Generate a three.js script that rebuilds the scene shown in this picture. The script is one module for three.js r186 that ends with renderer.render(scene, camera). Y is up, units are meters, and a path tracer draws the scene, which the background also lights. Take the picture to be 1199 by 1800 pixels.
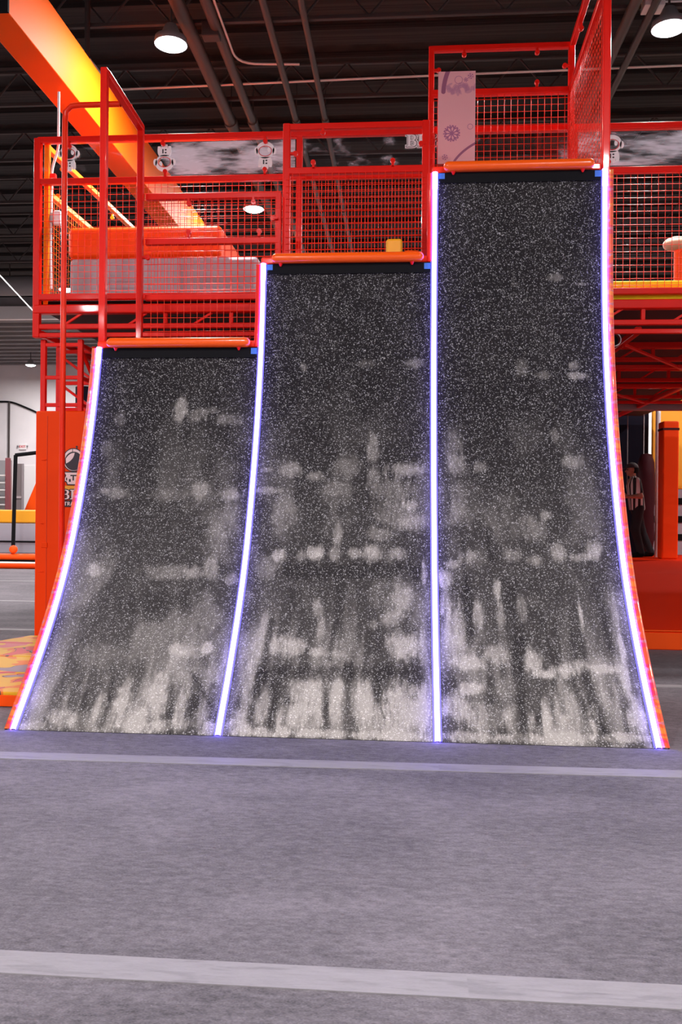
import * as THREE from 'three';
import { RoundedBoxGeometry } from 'three/addons/geometries/RoundedBoxGeometry.js';
import { mergeGeometries, mergeVertices } from 'three/addons/utils/BufferGeometryUtils.js';
import { MarchingCubes } from 'three/addons/objects/MarchingCubes.js';
import { TextGeometry } from 'three/addons/geometries/TextGeometry.js';
import { FontLoader } from 'three/addons/loaders/FontLoader.js';
import { RectAreaLightUniformsLib } from 'three/addons/lights/RectAreaLightUniformsLib.js';

// ---------------------------------------------------------------- camera, light, exposure
const FOCAL = 1496.85, CAM = [-0.1816, 1.2875, 4.7669], YAW = 0.07495, PITCH = -0.00237, ROLL = 0.00909;
const scene = new THREE.Scene();
scene.background = new THREE.Color(0x000000);
const camera = new THREE.PerspectiveCamera(2 * Math.atan(900 / FOCAL) * 180 / Math.PI, 1199 / 1800, 0.05, 120);
camera.position.set(...CAM);
camera.rotation.set(PITCH, YAW, ROLL, 'YXZ');
scene.add(camera);
const renderer = new THREE.WebGLRenderer({ antialias: true });
renderer.toneMapping = THREE.LinearToneMapping;
renderer.toneMappingExposure = 1.9;
renderer.shadowMap.enabled = true;
RectAreaLightUniformsLib.init();
const LAMP_RADIANCE = 560, LAMP_GLOW = 9;        // high-bay lamps: light given off, and brightness of the lens
const LAMP_COLOR = new THREE.Color().setRGB(1, 0.955, 0.965);
const LED_COLOR = new THREE.Color().setRGB(0.16, 0.12, 1.0), LED_GLOW = 20;
const LAMP_COLS = [-12.5, -7.55, -2.6, 2.34, 7.3, 12.2], LAMP_ROWS = [13.2, 8.6, 4.0, -3.75, -8.5, -13.2, -17.9, -22.4];

// ---------------------------------------------------------------- helpers
let seed = 20240611;
const rnd = () => { seed = (seed + 0x6d2b79f5) | 0; let t = Math.imul(seed ^ (seed >>> 15), 1 | seed); t = (t + Math.imul(t ^ (t >>> 7), 61 | t)) ^ t; return ((t ^ (t >>> 14)) >>> 0) / 4294967296; };
const V = (x, y, z) => new THREE.Vector3(x, y, z);
function rayOf(px, py) {
  let u = px - 600, v = py - 900, c = Math.cos(ROLL), s = Math.sin(ROLL);
  [u, v] = [u * c + v * s, -u * s + v * c];
  const xr = u / FOCAL, yr = -v / FOCAL; c = Math.cos(PITCH); s = Math.sin(PITCH);
  const y = yr * c + s, z = c - yr * s; c = Math.cos(YAW); s = Math.sin(YAW);
  return V(xr * c - z * s, y, -(z * c + xr * s));
}
const hit = (px, py, k, val) => { const d = rayOf(px, py), o = V(...CAM); return o.addScaledVector(d, (val - o.getComponent(k)) / d.getComponent(k)); };
const atZ = (px, py, z) => hit(px, py, 2, z), atY = (px, py, y) => hit(px, py, 1, y), atX = (px, py, x) => hit(px, py, 0, x);

// smooth value noise
const LAT = new Float32Array(65536); for (let i = 0; i < 65536; i++) LAT[i] = rnd();
function noise(x, y) {
  const xi = Math.floor(x), yi = Math.floor(y); let fx = x - xi, fy = y - yi; fx = fx * fx * (3 - 2 * fx); fy = fy * fy * (3 - 2 * fy);
  const a = (yi & 255) << 8, b = ((yi + 1) & 255) << 8, c = xi & 255, d = (xi + 1) & 255;
  return (LAT[a + c] * (1 - fx) + LAT[a + d] * fx) * (1 - fy) + (LAT[b + c] * (1 - fx) + LAT[b + d] * fx) * fy;
}
function pfbm(u, v, fx, fy, o) { let s = 0, a = 0.5, n = 0, k = 1; for (let i = 0; i < o; i++) { const x = u * fx * k, y = v * fy * k, P = fx * k, Q = fy * k; s += a * pn2(x, y, P, Q, i * 97); n += a; a *= 0.5; k *= 2; } return s / n; }
function pn2(x, y, P, Q, off) { const xi = Math.floor(x), yi = Math.floor(y); let tx = x - xi, ty = y - yi; tx = tx * tx * (3 - 2 * tx); ty = ty * ty * (3 - 2 * ty); const L = (i, j) => LAT[(Math.imul(j % Q + off, 2053) + (i % P) * 7 + off) & 65535]; return (L(xi, yi) * (1 - tx) + L(xi + 1, yi) * tx) * (1 - ty) + (L(xi, yi + 1) * (1 - tx) + L(xi + 1, yi + 1) * tx) * ty; }
const fbm = (x, y, o = 4) => { let s = 0, a = 0.5, n = 0; for (let i = 0; i < o; i++) { s += a * noise(x, y); n += a; a *= 0.5; x = x * 2.03 + 17.1; y = y * 2.03 + 5.3; } return s / n; };
const clamp = (x, a = 0, b = 1) => Math.min(b, Math.max(a, x)), step = (a, b, x) => { const t = clamp((x - a) / (b - a)); return t * t * (3 - 2 * t); };
const enc = (l) => 255 * (l <= 0.0031308 ? 12.92 * l : 1.055 * Math.pow(l, 1 / 2.4) - 0.055);
function dataTex(w, h, fn, srgb = true) {
  const d = new Uint8Array(w * h * 4);
  for (let j = 0; j < h; j++) for (let i = 0; i < w; i++) { const c = fn(i / w, j / h, i, j), k = 4 * (j * w + i); for (let q = 0; q < 3; q++) d[k + q] = srgb ? enc(clamp(c[q])) : 255 * clamp(c[q]); d[k + 3] = c.length > 3 ? 255 * c[3] : 255; }
  const t = new THREE.DataTexture(d, w, h, THREE.RGBAFormat); t.magFilter = THREE.LinearFilter; t.minFilter = THREE.LinearMipmapLinearFilter; t.generateMipmaps = true;
  t.wrapS = t.wrapT = THREE.RepeatWrapping; if (srgb) t.colorSpace = THREE.SRGBColorSpace; t.needsUpdate = true; return t;
}

// materials
const lin = (r, g, b) => new THREE.Color().setRGB(r, g, b);
const mat = (r, g, b, rough = 0.5, o = {}) => new THREE.MeshPhysicalMaterial({ color: lin(r, g, b), roughness: rough, side: THREE.DoubleSide, ...o });
const M = {
  red: mat(0.78, 0.010, 0.004, 0.34, { specularIntensity: 0.25, clearcoat: 0.22, clearcoatRoughness: 0.06 }),
  redOrange: mat(0.84, 0.026, 0.004, 0.34, { specularIntensity: 0.25, clearcoat: 0.22, clearcoatRoughness: 0.06 }),
  lip: mat(0.90, 0.10, 0.004, 0.36, { specularIntensity: 0.25, clearcoat: 0.6, clearcoatRoughness: 0.12 }),
  pad: mat(0.90, 0.056, 0.002, 0.5, { specularIntensity: 0.22 }),
  yellowSteel: mat(0.86, 0.23, 0.003, 0.4, { specularIntensity: 0.25 }),
  beam: mat(0.84, 0.125, 0.002, 0.6, { specularIntensity: 0.12 }),
  brightYellow: mat(0.88, 0.68, 0.006, 0.5, { specularIntensity: 0.3 }),
  yellowPad: mat(0.86, 0.36, 0.006, 0.5),
  orangePad: mat(0.86, 0.075, 0.003, 0.45, { specularIntensity: 0.3 }),
  greyPad: mat(0.36, 0.335, 0.38, 0.55),
  black: mat(0.006, 0.006, 0.007, 0.85, { specularIntensity: 0.25 }),
  rubberBack: mat(0.012, 0.011, 0.012, 0.85),
  blueTape: mat(0.03, 0.15, 0.50, 0.6),
  white: mat(0.75, 0.74, 0.73, 0.5),
  sticker: mat(0.82, 0.80, 0.82, 0.5),
  stickerInk: mat(0.02, 0.015, 0.02, 0.5),
  stickerRed: mat(0.55, 0.03, 0.04, 0.5),
  conduit: mat(0.62, 0.56, 0.52, 0.4, { metalness: 0.3 }),
  steelDark: mat(0.034, 0.022, 0.020, 0.6),
  pipeDark: mat(0.060, 0.040, 0.034, 0.55),
  ceilDark: null, ceilGrey: mat(0.20, 0.19, 0.195, 0.8),
  lampBody: mat(0.30, 0.30, 0.31, 0.45, { metalness: 0.5 }),
  greyBeam: mat(0.30, 0.26, 0.27, 0.5),
  ledHaloSleeve: mat(0.2, 0.2, 0.6, 0.4, { emissive: lin(0.05, 0.03, 1.0), emissiveIntensity: 0.75 }),  // diffuser edge, its blue glow also imitating the bloom around the tube
  glass: mat(1, 1, 1, 0.02, { transmission: 1, thickness: 0, ior: 1.49 }),
  maroon: mat(0.05, 0.008, 0.012, 0.6, { specularIntensity: 0.3 }),
  darkWall: mat(0.008, 0.007, 0.014, 0.9, { specularIntensity: 0.2 }),
  deckBoard: mat(0.05, 0.035, 0.03, 0.8),
  bone: mat(0.62, 0.38, 0.27, 0.6),
  skin: mat(0.42, 0.20, 0.13, 0.6),
};
M.floorVinyl = mat(0.80, 0.026, 0.002, 0.85, { specularIntensity: 0.1 });
M.ledTube = mat(0.8, 0.8, 0.85, 0.4, { emissive: LED_COLOR.clone(), emissiveIntensity: LED_GLOW });
M.lens = mat(0.9, 0.9, 0.9, 0.4, { emissive: LAMP_COLOR.clone(), emissiveIntensity: LAMP_GLOW });

// named things
const used = {};
const numbered = (n) => { used[n] = (used[n] ?? -1) + 1; return used[n] ? n + '_' + String(used[n]).padStart(3, '0') : n; };
const shadow = (o) => { o.castShadow = true; o.receiveShadow = true; return o; };
function thing(name, label, category, pos = [0, 0, 0], group, kind) {
  const o = new THREE.Group(); o.name = numbered(name); o.position.set(...pos); scene.add(o);
  o.userData = { label, category }; if (group) o.userData.group = group; if (kind) o.userData.kind = kind; return o;
}
// geometries given in world metres; parts hang under a group whose position is taken off
function part(name, geo, material, parent, label) {
  const g = Array.isArray(geo) ? merge(geo) : geo;
  const m = shadow(new THREE.Mesh(g, material)); m.name = name; let p = parent; const off = V(0, 0, 0);
  while (p && p !== scene) { off.add(p.position); p = p.parent; }
  m.position.copy(off).negate(); if (label) m.userData.label = label; parent.add(m); return m;
}
function single(name, geo, material, label, category, group, kind) {
  const g = Array.isArray(geo) ? merge(geo) : geo; g.computeBoundingBox(); const c = V(0, 0, 0); g.boundingBox.getCenter(c); c.y = g.boundingBox.min.y; g.translate(-c.x, -c.y, -c.z);
  const m = shadow(new THREE.Mesh(g, material)); m.name = numbered(name); m.position.copy(c); m.userData = { label, category };
  if (group) m.userData.group = group; if (kind) m.userData.kind = kind; scene.add(m); return m;
}
const structure = (name, geo, material, label) => { const m = single(name, geo, material, label, name.split('_')[0], null, 'structure'); return m; };
const merge = (list) => mergeGeometries(list.map((g) => { const h = g.index ? g.toNonIndexed() : g; for (const k of Object.keys(h.attributes)) if (!['position', 'normal', 'uv'].includes(k)) h.deleteAttribute(k); return h; }));

// geometry helpers
function box(x0, x1, y0, y1, z0, z1, r = 0) {
  const w = Math.abs(x1 - x0), h = Math.abs(y1 - y0), d = Math.abs(z1 - z0), q = Math.min(r, w / 2.01, h / 2.01, d / 2.01);
  const g = q > 0 ? new RoundedBoxGeometry(w, h, d, 2, q) : new THREE.BoxGeometry(w, h, d);
  return g.translate((x0 + x1) / 2, (y0 + y1) / 2, (z0 + z1) / 2);
}
const UP = V(0, 1, 0);
function bar(a, b, w = 0.05, d = w) {            // square bar between two points
  const A = V(...a), B = V(...b), dir = B.clone().sub(A), L = dir.length(); dir.normalize();
  const g = new RoundedBoxGeometry(w, L, d, 1, Math.min(w, d) * 0.16);
  const ref = Math.abs(dir.y) > 0.9 ? V(1, 0, 0) : UP, x = ref.clone().cross(dir).normalize(), z = x.clone().cross(dir).normalize();
  const m = new THREE.Matrix4().makeBasis(x, dir, z); g.applyMatrix4(m); return g.translate((A.x + B.x) / 2, (A.y + B.y) / 2, (A.z + B.z) / 2);
}
function rod(a, b, r = 0.02, seg = 10, r2 = r) {
  const A = V(...a), B = V(...b), dir = B.clone().sub(A), L = dir.length();
  const g = new THREE.CylinderGeometry(r2, r, L, seg); g.applyQuaternion(new THREE.Quaternion().setFromUnitVectors(UP, dir.normalize()));
  return g.translate((A.x + B.x) / 2, (A.y + B.y) / 2, (A.z + B.z) / 2);
}
function bentTube(pts, r, bend = 0.1, seg = 10) {
  const P = pts.map((p) => V(...p)), path = new THREE.CurvePath(); let last = P[0];
  for (let i = 1; i < P.length; i++) {
    if (i < P.length - 1) {
      const a = P[i].clone().add(P[i - 1].clone().sub(P[i]).setLength(bend)), b = P[i].clone().add(P[i + 1].clone().sub(P[i]).setLength(bend));
      path.add(new THREE.LineCurve3(last, a)); path.add(new THREE.QuadraticBezierCurve3(a, P[i], b)); last = b;
    } else path.add(new THREE.LineCurve3(last, P[i]));
  }
  return new THREE.TubeGeometry(path, 24 * P.length, r, seg, false);
}
function wireMesh(o, ux, uy, w, h, cell, r = 0.0028) {   // welded wire panel: o corner, ux, uy unit directions
  const O = V(...o), U = V(...ux), W = V(...uy), gs = [], nx = Math.round(w / cell), ny = Math.round(h / cell);
  for (let i = 1; i < nx; i++) { const p = O.clone().addScaledVector(U, w * i / nx), q = p.clone().addScaledVector(W, h); gs.push(rod(p.toArray(), q.toArray(), r, 5)); }
  const N = U.clone().cross(W).multiplyScalar(r * 1.6);
  for (let j = 1; j < ny; j++) { const p = O.clone().add(N).addScaledVector(W, h * j / ny), q = p.clone().addScaledVector(U, w); gs.push(rod(p.toArray(), q.toArray(), r, 5)); }
  return merge(gs);
}
function clip(x, y, z, dir = [0, -1, 0]) {        // glass clip: a tab with a rounded end
  const D = V(...dir), a = V(x, y, z), b = a.clone().addScaledVector(D, 0.045);
  return merge([bar(a.toArray(), b.toArray(), 0.034, 0.02), rod([b.x, b.y, b.z - 0.014], [b.x, b.y, b.z + 0.014], 0.021, 10)]);
}

// ---------------------------------------------------------------- textures of the setting
const carpetTex = dataTex(2048, 2048, (u, v) => {
  const fine = pn2(u * 900, v * 1500, 900, 1500, 5) - 0.5, mid = pfbm(u, v, 130, 320, 3) - 0.5, big = pfbm(u, v, 5, 9, 5) - 0.5, wear = step(0.50, 0.68, pfbm(u, v, 7, 16, 5));
  const lint = pn2(u * 640, v * 640, 640, 640, 31) > 0.965 ? 0.05 : 0;
  const k = 0.115 * (1 + 0.55 * fine + 0.75 * mid + 0.55 * big) + 0.022 * wear + lint;
  return [k * 1.02, k * 0.905, k * 1.01];
});
const tapeTex = dataTex(1024, 256, (u, v) => {
  const n = fbm(u * 60, v * 12, 4) - 0.5, scuff = step(0.60, 0.75, fbm(u * 26 + 9, v * 5 + 3, 4)), weave = noise(u * 700, v * 120) - 0.5;
  const k = 0.24 + 0.06 * n + 0.03 * weave - 0.04 * scuff; return [k, k * 0.93, k * 0.97];
});
const ceilTex = dataTex(512, 512, (u, v) => { const n = fbm(u * 14, v * 14, 4); const k = 0.008 + 0.018 * step(0.35, 0.75, n); return [k * 1.15, k * 0.86, k * 0.78]; });
M.ceilDark = new THREE.MeshStandardMaterial({ map: ceilTex, roughness: 0.9, side: THREE.DoubleSide });
const wallTex = dataTex(512, 512, (u, v) => { const n = fbm(u * 10, v * 10, 4) - 0.5; const k = 0.72 * (1 + 0.14 * n); return [k, k * 0.96, k * 0.965]; });
M.wall = new THREE.MeshStandardMaterial({ map: wallTex, roughness: 0.85, side: THREE.DoubleSide });
const uvXZ = (g, s) => { const p = g.attributes.position, n = g.attributes.normal, uv = g.attributes.uv; for (let i = 0; i < p.count; i++) { const ax = Math.abs(n.getX(i)), ay = Math.abs(n.getY(i)); uv.setXY(i, (ax > 0.7 ? p.getZ(i) : p.getX(i)) / s, (ay > 0.7 ? p.getZ(i) : p.getY(i)) / s); } return g; };
M.carpet = new THREE.MeshStandardMaterial({ map: carpetTex, bumpMap: carpetTex, bumpScale: 0.002, roughness: 0.95, side: THREE.DoubleSide });
M.tape = new THREE.MeshStandardMaterial({ map: tapeTex, roughness: 0.7, side: THREE.DoubleSide });

// ---------------------------------------------------------------- the hall
const FL = -0.012, HX = 20, ZB = -25, ZF = 15, CEIL = 6.9;
structure('floor', uvXZ(box(-HX, HX, FL - 0.25, FL, ZB, ZF), 4), M.carpet, 'grey carpeted floor of the hall around the ramps');
structure('ceiling', uvXZ(box(-HX, HX, CEIL, CEIL + 0.25, -16.5, ZF), 5), M.ceilDark, 'dark painted roof deck above the ramps');
structure('ceiling', box(-HX, HX, 6.45, 6.7, ZB, -16.5), M.ceilGrey, 'grey roof deck of the far part of the hall');
structure('wall_back', uvXZ(box(-HX, HX, FL, 7.1, ZB - 0.25, ZB), 6), M.wall, 'pale grey far wall of the hall');
structure('wall_front', uvXZ(box(-HX, HX, FL, 7.1, ZF, ZF + 0.25), 6), M.wall, 'pale grey wall opposite the ramps');
structure('wall_left', uvXZ(box(-HX - 0.25, -HX, FL, 7.1, ZB, ZF), 6), M.wall, 'pale grey side wall beyond the low barrier');
structure('wall_right', uvXZ(box(HX, HX + 0.25, FL, 7.1, ZB, ZF), 6), M.wall, 'pale grey side wall behind the platform');
{ // header where the roof changes height
  structure('trim_1', box(-HX, -3.9, 6.12, 6.45, -16.6, -16.45), M.white, 'white ragged edged header strip under the far roof');
  const t = scene.children[scene.children.length - 1]; t.userData.category = 'trim';
}
// ribs of the grey roof deck, each one a part
{ const r = scene.children.find((o) => o.name === 'ceiling_001'); for (let z = -17.2; z > -24.8; z -= 0.62) part('rib', box(-HX + 0.1, -3, 6.36, 6.45, z - 0.09, z + 0.09), M.ceilGrey, r); }
// bays of the dark roof deck
{ const r = scene.children.find((o) => o.name === 'ceiling'); for (let z = 2; z > -16.3; z -= 0.6) part('rib', box(-12, 14, 6.83, 6.905, z - 0.16, z + 0.16), M.ceilDark, r); }

// raised carpet in front of the ramps and the tape on it
const SX = [-2.428, -1.229, 0.012, 1.213];   // seams between the ramps
single('carpet_mat', uvXZ(box(-2.60, 1.31, FL, 0, 0.006, 9, 0.004), 4), M.carpet, 'large grey carpet run laid in front of the ramps', 'carpet');
const tape = (label, x0, x1, z0, z1, y, tilt = 0) => { const g = box(x0, x1, y, y + 0.003, z0, z1); const p = g.attributes.position, uv = g.attributes.uv; for (let i = 0; i < p.count; i++) { p.setZ(i, p.getZ(i) + tilt * p.getX(i)); uv.setXY(i, p.getX(i) / 4, (p.getZ(i) - z0) / (z1 - z0)); } return single('floor_tape', g, M.tape, label, 'tape', 'white tape lines on the carpet'); };
tape('wide white tape line across the open carpet in front of the ramps', -2.6, 1.31, 2.385, 2.502, 0, 0.004);
tape('white tape line close to the foot of the three ramps', -2.6, 1.31, 0.415, 0.535, 0, -0.012);
tape('white tape line on the floor beside the tall ramp', 1.42, 7, -1.83, -1.73, FL);
for (const [z, l] of [[-3.97, 'white tape line on the floor just past the printed mat'], [-6.63, 'middle white tape line on the floor between printed mat and low barrier'], [-9.73, 'white tape line on the floor nearer the low orange barrier']]) tape(l, -16, -3.9, z - 0.05, z + 0.05, FL);

// ---------------------------------------------------------------- the ramps
const PZ = [0, 0.25, 0.5, 0.75, 1, 1.25, 1.5, 1.75, 2, 2.3, 2.6, 2.85, 3.1, 3.45, 3.8];
const PD = [0, 0.245, 0.468, 0.662, 0.820, 0.945, 1.052, 1.148, 1.226, 1.302, 1.356, 1.384, 1.400, 1.408, 1.412];
const tang = PZ.map((_, i) => i === 0 ? (PD[1] - PD[0]) / (PZ[1] - PZ[0]) : i === PZ.length - 1 ? 0 : (PD[i + 1] - PD[i - 1]) / (PZ[i + 1] - PZ[i - 1]));
function depth(y) {
  if (y <= 0) return tang[0] * y; let i = 0; while (i < PZ.length - 2 && PZ[i + 1] < y) i++;
  const h = PZ[i + 1] - PZ[i], t = clamp((y - PZ[i]) / h), t2 = t * t, t3 = t2 * t;
  return (2 * t3 - 3 * t2 + 1) * PD[i] + (t3 - 2 * t2 + t) * h * tang[i] + (-2 * t3 + 3 * t2) * PD[i + 1] + (t3 - t2) * h * tang[i + 1];
}
const PN = 400, ARC = [0], TOPY = 3.8;
for (let i = 1; i <= PN; i++) { const a = TOPY * (i - 1) / PN, b = TOPY * i / PN; ARC.push(ARC[i - 1] + Math.hypot(b - a, depth(b) - depth(a))); }
const arcAt = (y) => { const k = clamp(y / TOPY) * PN, i = Math.min(PN - 1, Math.floor(k)); return ARC[i] + (ARC[i + 1] - ARC[i]) * (k - i); };
const normalAt = (y) => { const e = 0.01, d = (depth(y + e) - depth(Math.max(0, y - e))) / (y + e - Math.max(0, y - e)); return V(0, d, 1).normalize(); };   // points out of the ramp face
function sweep(section, y0, y1, n = 60, uScale = 1) {            // section: [dx, dn] points swept up the ramp face
  const pos = [], uv = [], idx = [], m = section.length;
  for (let i = 0; i <= n; i++) { const y = y0 + (y1 - y0) * i / n, N = normalAt(y), d = depth(y), s = arcAt(y); for (let k = 0; k < m; k++) { pos.push(section[k][0], y + N.y * section[k][1], -d + N.z * section[k][1]); uv.push(k / (m - 1) * uScale, s); } }
  for (let i = 0; i < n; i++) for (let k = 0; k < m - 1; k++) { const a = i * m + k, b = a + m; idx.push(a, a + 1, b, a + 1, b + 1, b); }
  const g = new THREE.BufferGeometry(); g.setAttribute('position', new THREE.Float32BufferAttribute(pos, 3)); g.setAttribute('uv', new THREE.Float32BufferAttribute(uv, 2)); g.setIndex(idx); g.computeVertexNormals(); return g;
}
// photo pixel -> place on the ramp face
function onRamp(px, py) { const d = rayOf(px, py), o = V(...CAM); let t = 3, f0 = 1; for (; t < 9; t += 0.01) { const p = o.clone().addScaledVector(d, t); if (p.z + depth(p.y) < 0) break; } const p = o.clone().addScaledVector(d, t); return [p.x, arcAt(p.y)]; }
const HEIGHTS = [2.455, 3.075, 3.72];
// chalky shoe dust copied from the photograph: [px, py, half width px, half height px, amount]
const DUST = [[
  [318, 722, 14, 24, .62], [345, 732, 22, 12, .34], [372, 722, 18, 7, .3], [400, 737, 26, 12, .32], [212, 735, 10, 14, .25], [188, 790, 12, 16, .2], [205, 868, 26, 12, .42], [185, 863, 12, 6, .3], [352, 862, 15, 18, .48], [405, 868, 24, 12, .50], [300, 870, 40, 12, .2], [395, 925, 30, 40, .24],
  [167, 1003, 16, 13, .75], [300, 1006, 55, 14, .36], [372, 1000, 16, 20, .55], [340, 1006, 20, 12, .4], [408, 1018, 14, 12, .4], [360, 1075, 18, 40, .3], [312, 1140, 18, 13, .62], [365, 1138, 11, 12, .85], [340, 1146, 26, 12, .5], [395, 1180, 14, 60, .4], [345, 1190, 40, 30, .35], [180, 1150, 50, 25, .22],
  [176, 1245, 12, 30, .7], [218, 1232, 17, 44, .95], [252, 1262, 16, 24, .7], [275, 1225, 22, 50, .9], [238, 1275, 40, 16, .8], [318, 1245, 12, 36, .75], [352, 1262, 14, 28, .5], [110, 1262, 26, 20, .6], [60, 1275, 30, 10, .5], [140, 1268, 20, 20, .5], [296, 1275, 40, 12, .7], [370, 1280, 18, 14, .7]],
[
  [512, 825, 22, 14, .5], [555, 838, 16, 10, .5], [470, 826, 12, 5, .4], [655, 790, 11, 30, .5], [715, 826, 36, 14, .62], [655, 838, 14, 20, .35], [615, 820, 25, 20, .25], [535, 645, 7, 9, .4], [730, 640, 20, 10, .35], [645, 640, 22, 8, .22], [470, 862, 24, 7, .5], [690, 862, 40, 24, .35], [500, 905, 22, 40, .3], [700, 905, 40, 30, .4], [590, 860, 40, 14, .2],
  [720, 888, 16, 10, .7], [728, 920, 26, 18, .4], [491, 975, 14, 12, .8], [530, 978, 8, 12, .5], [553, 972, 16, 14, .95], [590, 974, 14, 14, .6], [594, 940, 10, 22, .5], [624, 974, 14, 11, .6], [657, 972, 18, 18, .85], [700, 974, 16, 12, .55], [668, 940, 22, 16, .4], [745, 1005, 6, 22, .7], [470, 1000, 22, 24, .35],
  [559, 1070, 11, 18, .6], [565, 1105, 10, 22, .45], [710, 1050, 20, 30, .6], [655, 1097, 10, 10, .5], [692, 1085, 26, 14, .4], [506, 1135, 34, 20, .95], [559, 1146, 15, 9, .7], [590, 1150, 20, 8, .45], [708, 1135, 34, 26, 1], [465, 1100, 8, 26, .5], [452, 1150, 16, 40, .5], [436, 1200, 14, 40, .55], [745, 1150, 8, 60, .5],
  [538, 1222, 30, 40, .9], [512, 1262, 30, 30, .9], [560, 1250, 12, 40, .6], [590, 1228, 13, 40, .95], [638, 1231, 16, 45, .95], [668, 1262, 24, 36, .8], [704, 1240, 36, 42, .95], [745, 1250, 16, 50, .85], [462, 1240, 16, 36, .65], [420, 1270, 18, 26, .8], [470, 1288, 60, 10, .9], [580, 1290, 60, 9, .85], [690, 1292, 60, 9, .9]],
[
  [977, 488, 19, 7, .42], [1020, 500, 14, 3.5, .36], [1016, 661, 22, 7, .65], [1008, 642, 10, 9, .5], [954, 660, 14, 8, .3], [917, 648, 12, 16, .28], [905, 500, 8, 5, .2], [802, 815, 20, 22, .5], [1008, 812, 20, 13, .5], [960, 906, 14, 10, .42], [845, 820, 14, 12, .35], [975, 765, 8, 14, .3], [795, 780, 18, 30, .28], [805, 880, 16, 40, .3], [940, 930, 24, 24, .3],
  [1044, 968, 17, 19, .8], [1020, 980, 22, 8, .55], [981, 972, 17, 16, .62], [942, 986, 14, 12, .6], [900, 975, 20, 14, .4], [820, 978, 15, 14, .65], [795, 992, 14, 8, .6], [781, 1020, 13, 18, .95], [785, 1060, 12, 30, .7], [874, 1038, 8, 22, .75], [841, 1076, 10, 28, .65], [798, 1100, 24, 50, .7], [880, 1080, 8, 26, .5], [915, 1070, 10, 26, .45],
  [1021, 1085, 4, 26, .85], [1080, 1080, 8, 50, .45], [1093, 1140, 6, 44, .9], [820, 1165, 32, 15, 1], [870, 1150, 24, 20, .6], [935, 1160, 17, 26, 1], [958, 1185, 18, 10, .9], [992, 1181, 24, 14, .95], [1019, 1172, 14, 16, .9], [1062, 1176, 30, 9, 1], [827, 1210, 28, 12, 1], [800, 1240, 28, 26, .75], [850, 1260, 40, 30, .6], [1100, 1200, 8, 32, .85],
  [1121, 1262, 18, 36, .9], [960, 1262, 9, 28, .9], [935, 1275, 12, 24, .7], [900, 1265, 18, 30, .6], [985, 1230, 14, 40, .5], [1044, 1262, 12, 26, .85], [1015, 1240, 12, 40, .5], [1000, 1296, 40, 10, .85], [830, 1295, 60, 11, .75], [920, 1297, 50, 9, .8], [1100, 1297, 50, 10, .85]]];
// clean tracks where shoes slid or pads lay: [x0, y0, x1, y1, half width px, amount]
const CLEAR = [
  [[205, 1180, 175, 1275, 8, .8], [250, 1160, 232, 1230, 7, .7], [262, 1240, 262, 1280, 6, .5], [300, 1210, 300, 1285, 7, .8], [345, 1190, 340, 1285, 8, .9], [335, 1180, 372, 1240, 4, .7], [150, 1220, 140, 1275, 8, .6], [230, 1060, 320, 1060, 22, .5]],
  [[478, 1182, 738, 1184, 16, 1], [505, 1004, 732, 1004, 15, 1], [612, 1170, 611, 1300, 9, 1], [478, 1090, 462, 1180, 7, .9], [462, 1180, 438, 1262, 9, .95], [485, 1195, 478, 1280, 9, .9], [505, 1230, 498, 1270, 6, .8], [570, 1190, 572, 1260, 6, .8], [655, 1200, 676, 1262, 3, .8], [664, 1200, 672, 1230, 3, .7], [590, 1090, 580, 1160, 5, .8], [640, 1040, 660, 1130, 20, .6], [520, 1040, 530, 1100, 16, .6], [600, 1020, 596, 1120, 8, .6], [500, 925, 560, 930, 26, .5]],
  [[815, 955, 820, 1040, 4, 1], [820, 1040, 828, 1130, 9, .95], [860, 930, 866, 985, 6, .9], [900, 1030, 910, 1120, 14, .7], [912, 1130, 918, 1300, 11, 1], [850, 1130, 842, 1150, 8, .7], [795, 1200, 785, 1212, 14, .7], [945, 1260, 940, 1285, 6, .8], [1005, 1190, 1030, 1260, 8, .9], [1028, 1180, 1060, 1290, 9, .9], [1040, 1260, 1085, 1305, 5, .7], [960, 1040, 980, 1130, 36, .6], [1050, 1040, 1066, 1140, 18, .6], [975, 1200, 990, 1250, 9, .7], [864, 1200, 872, 1280, 14, .7]]];
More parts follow.
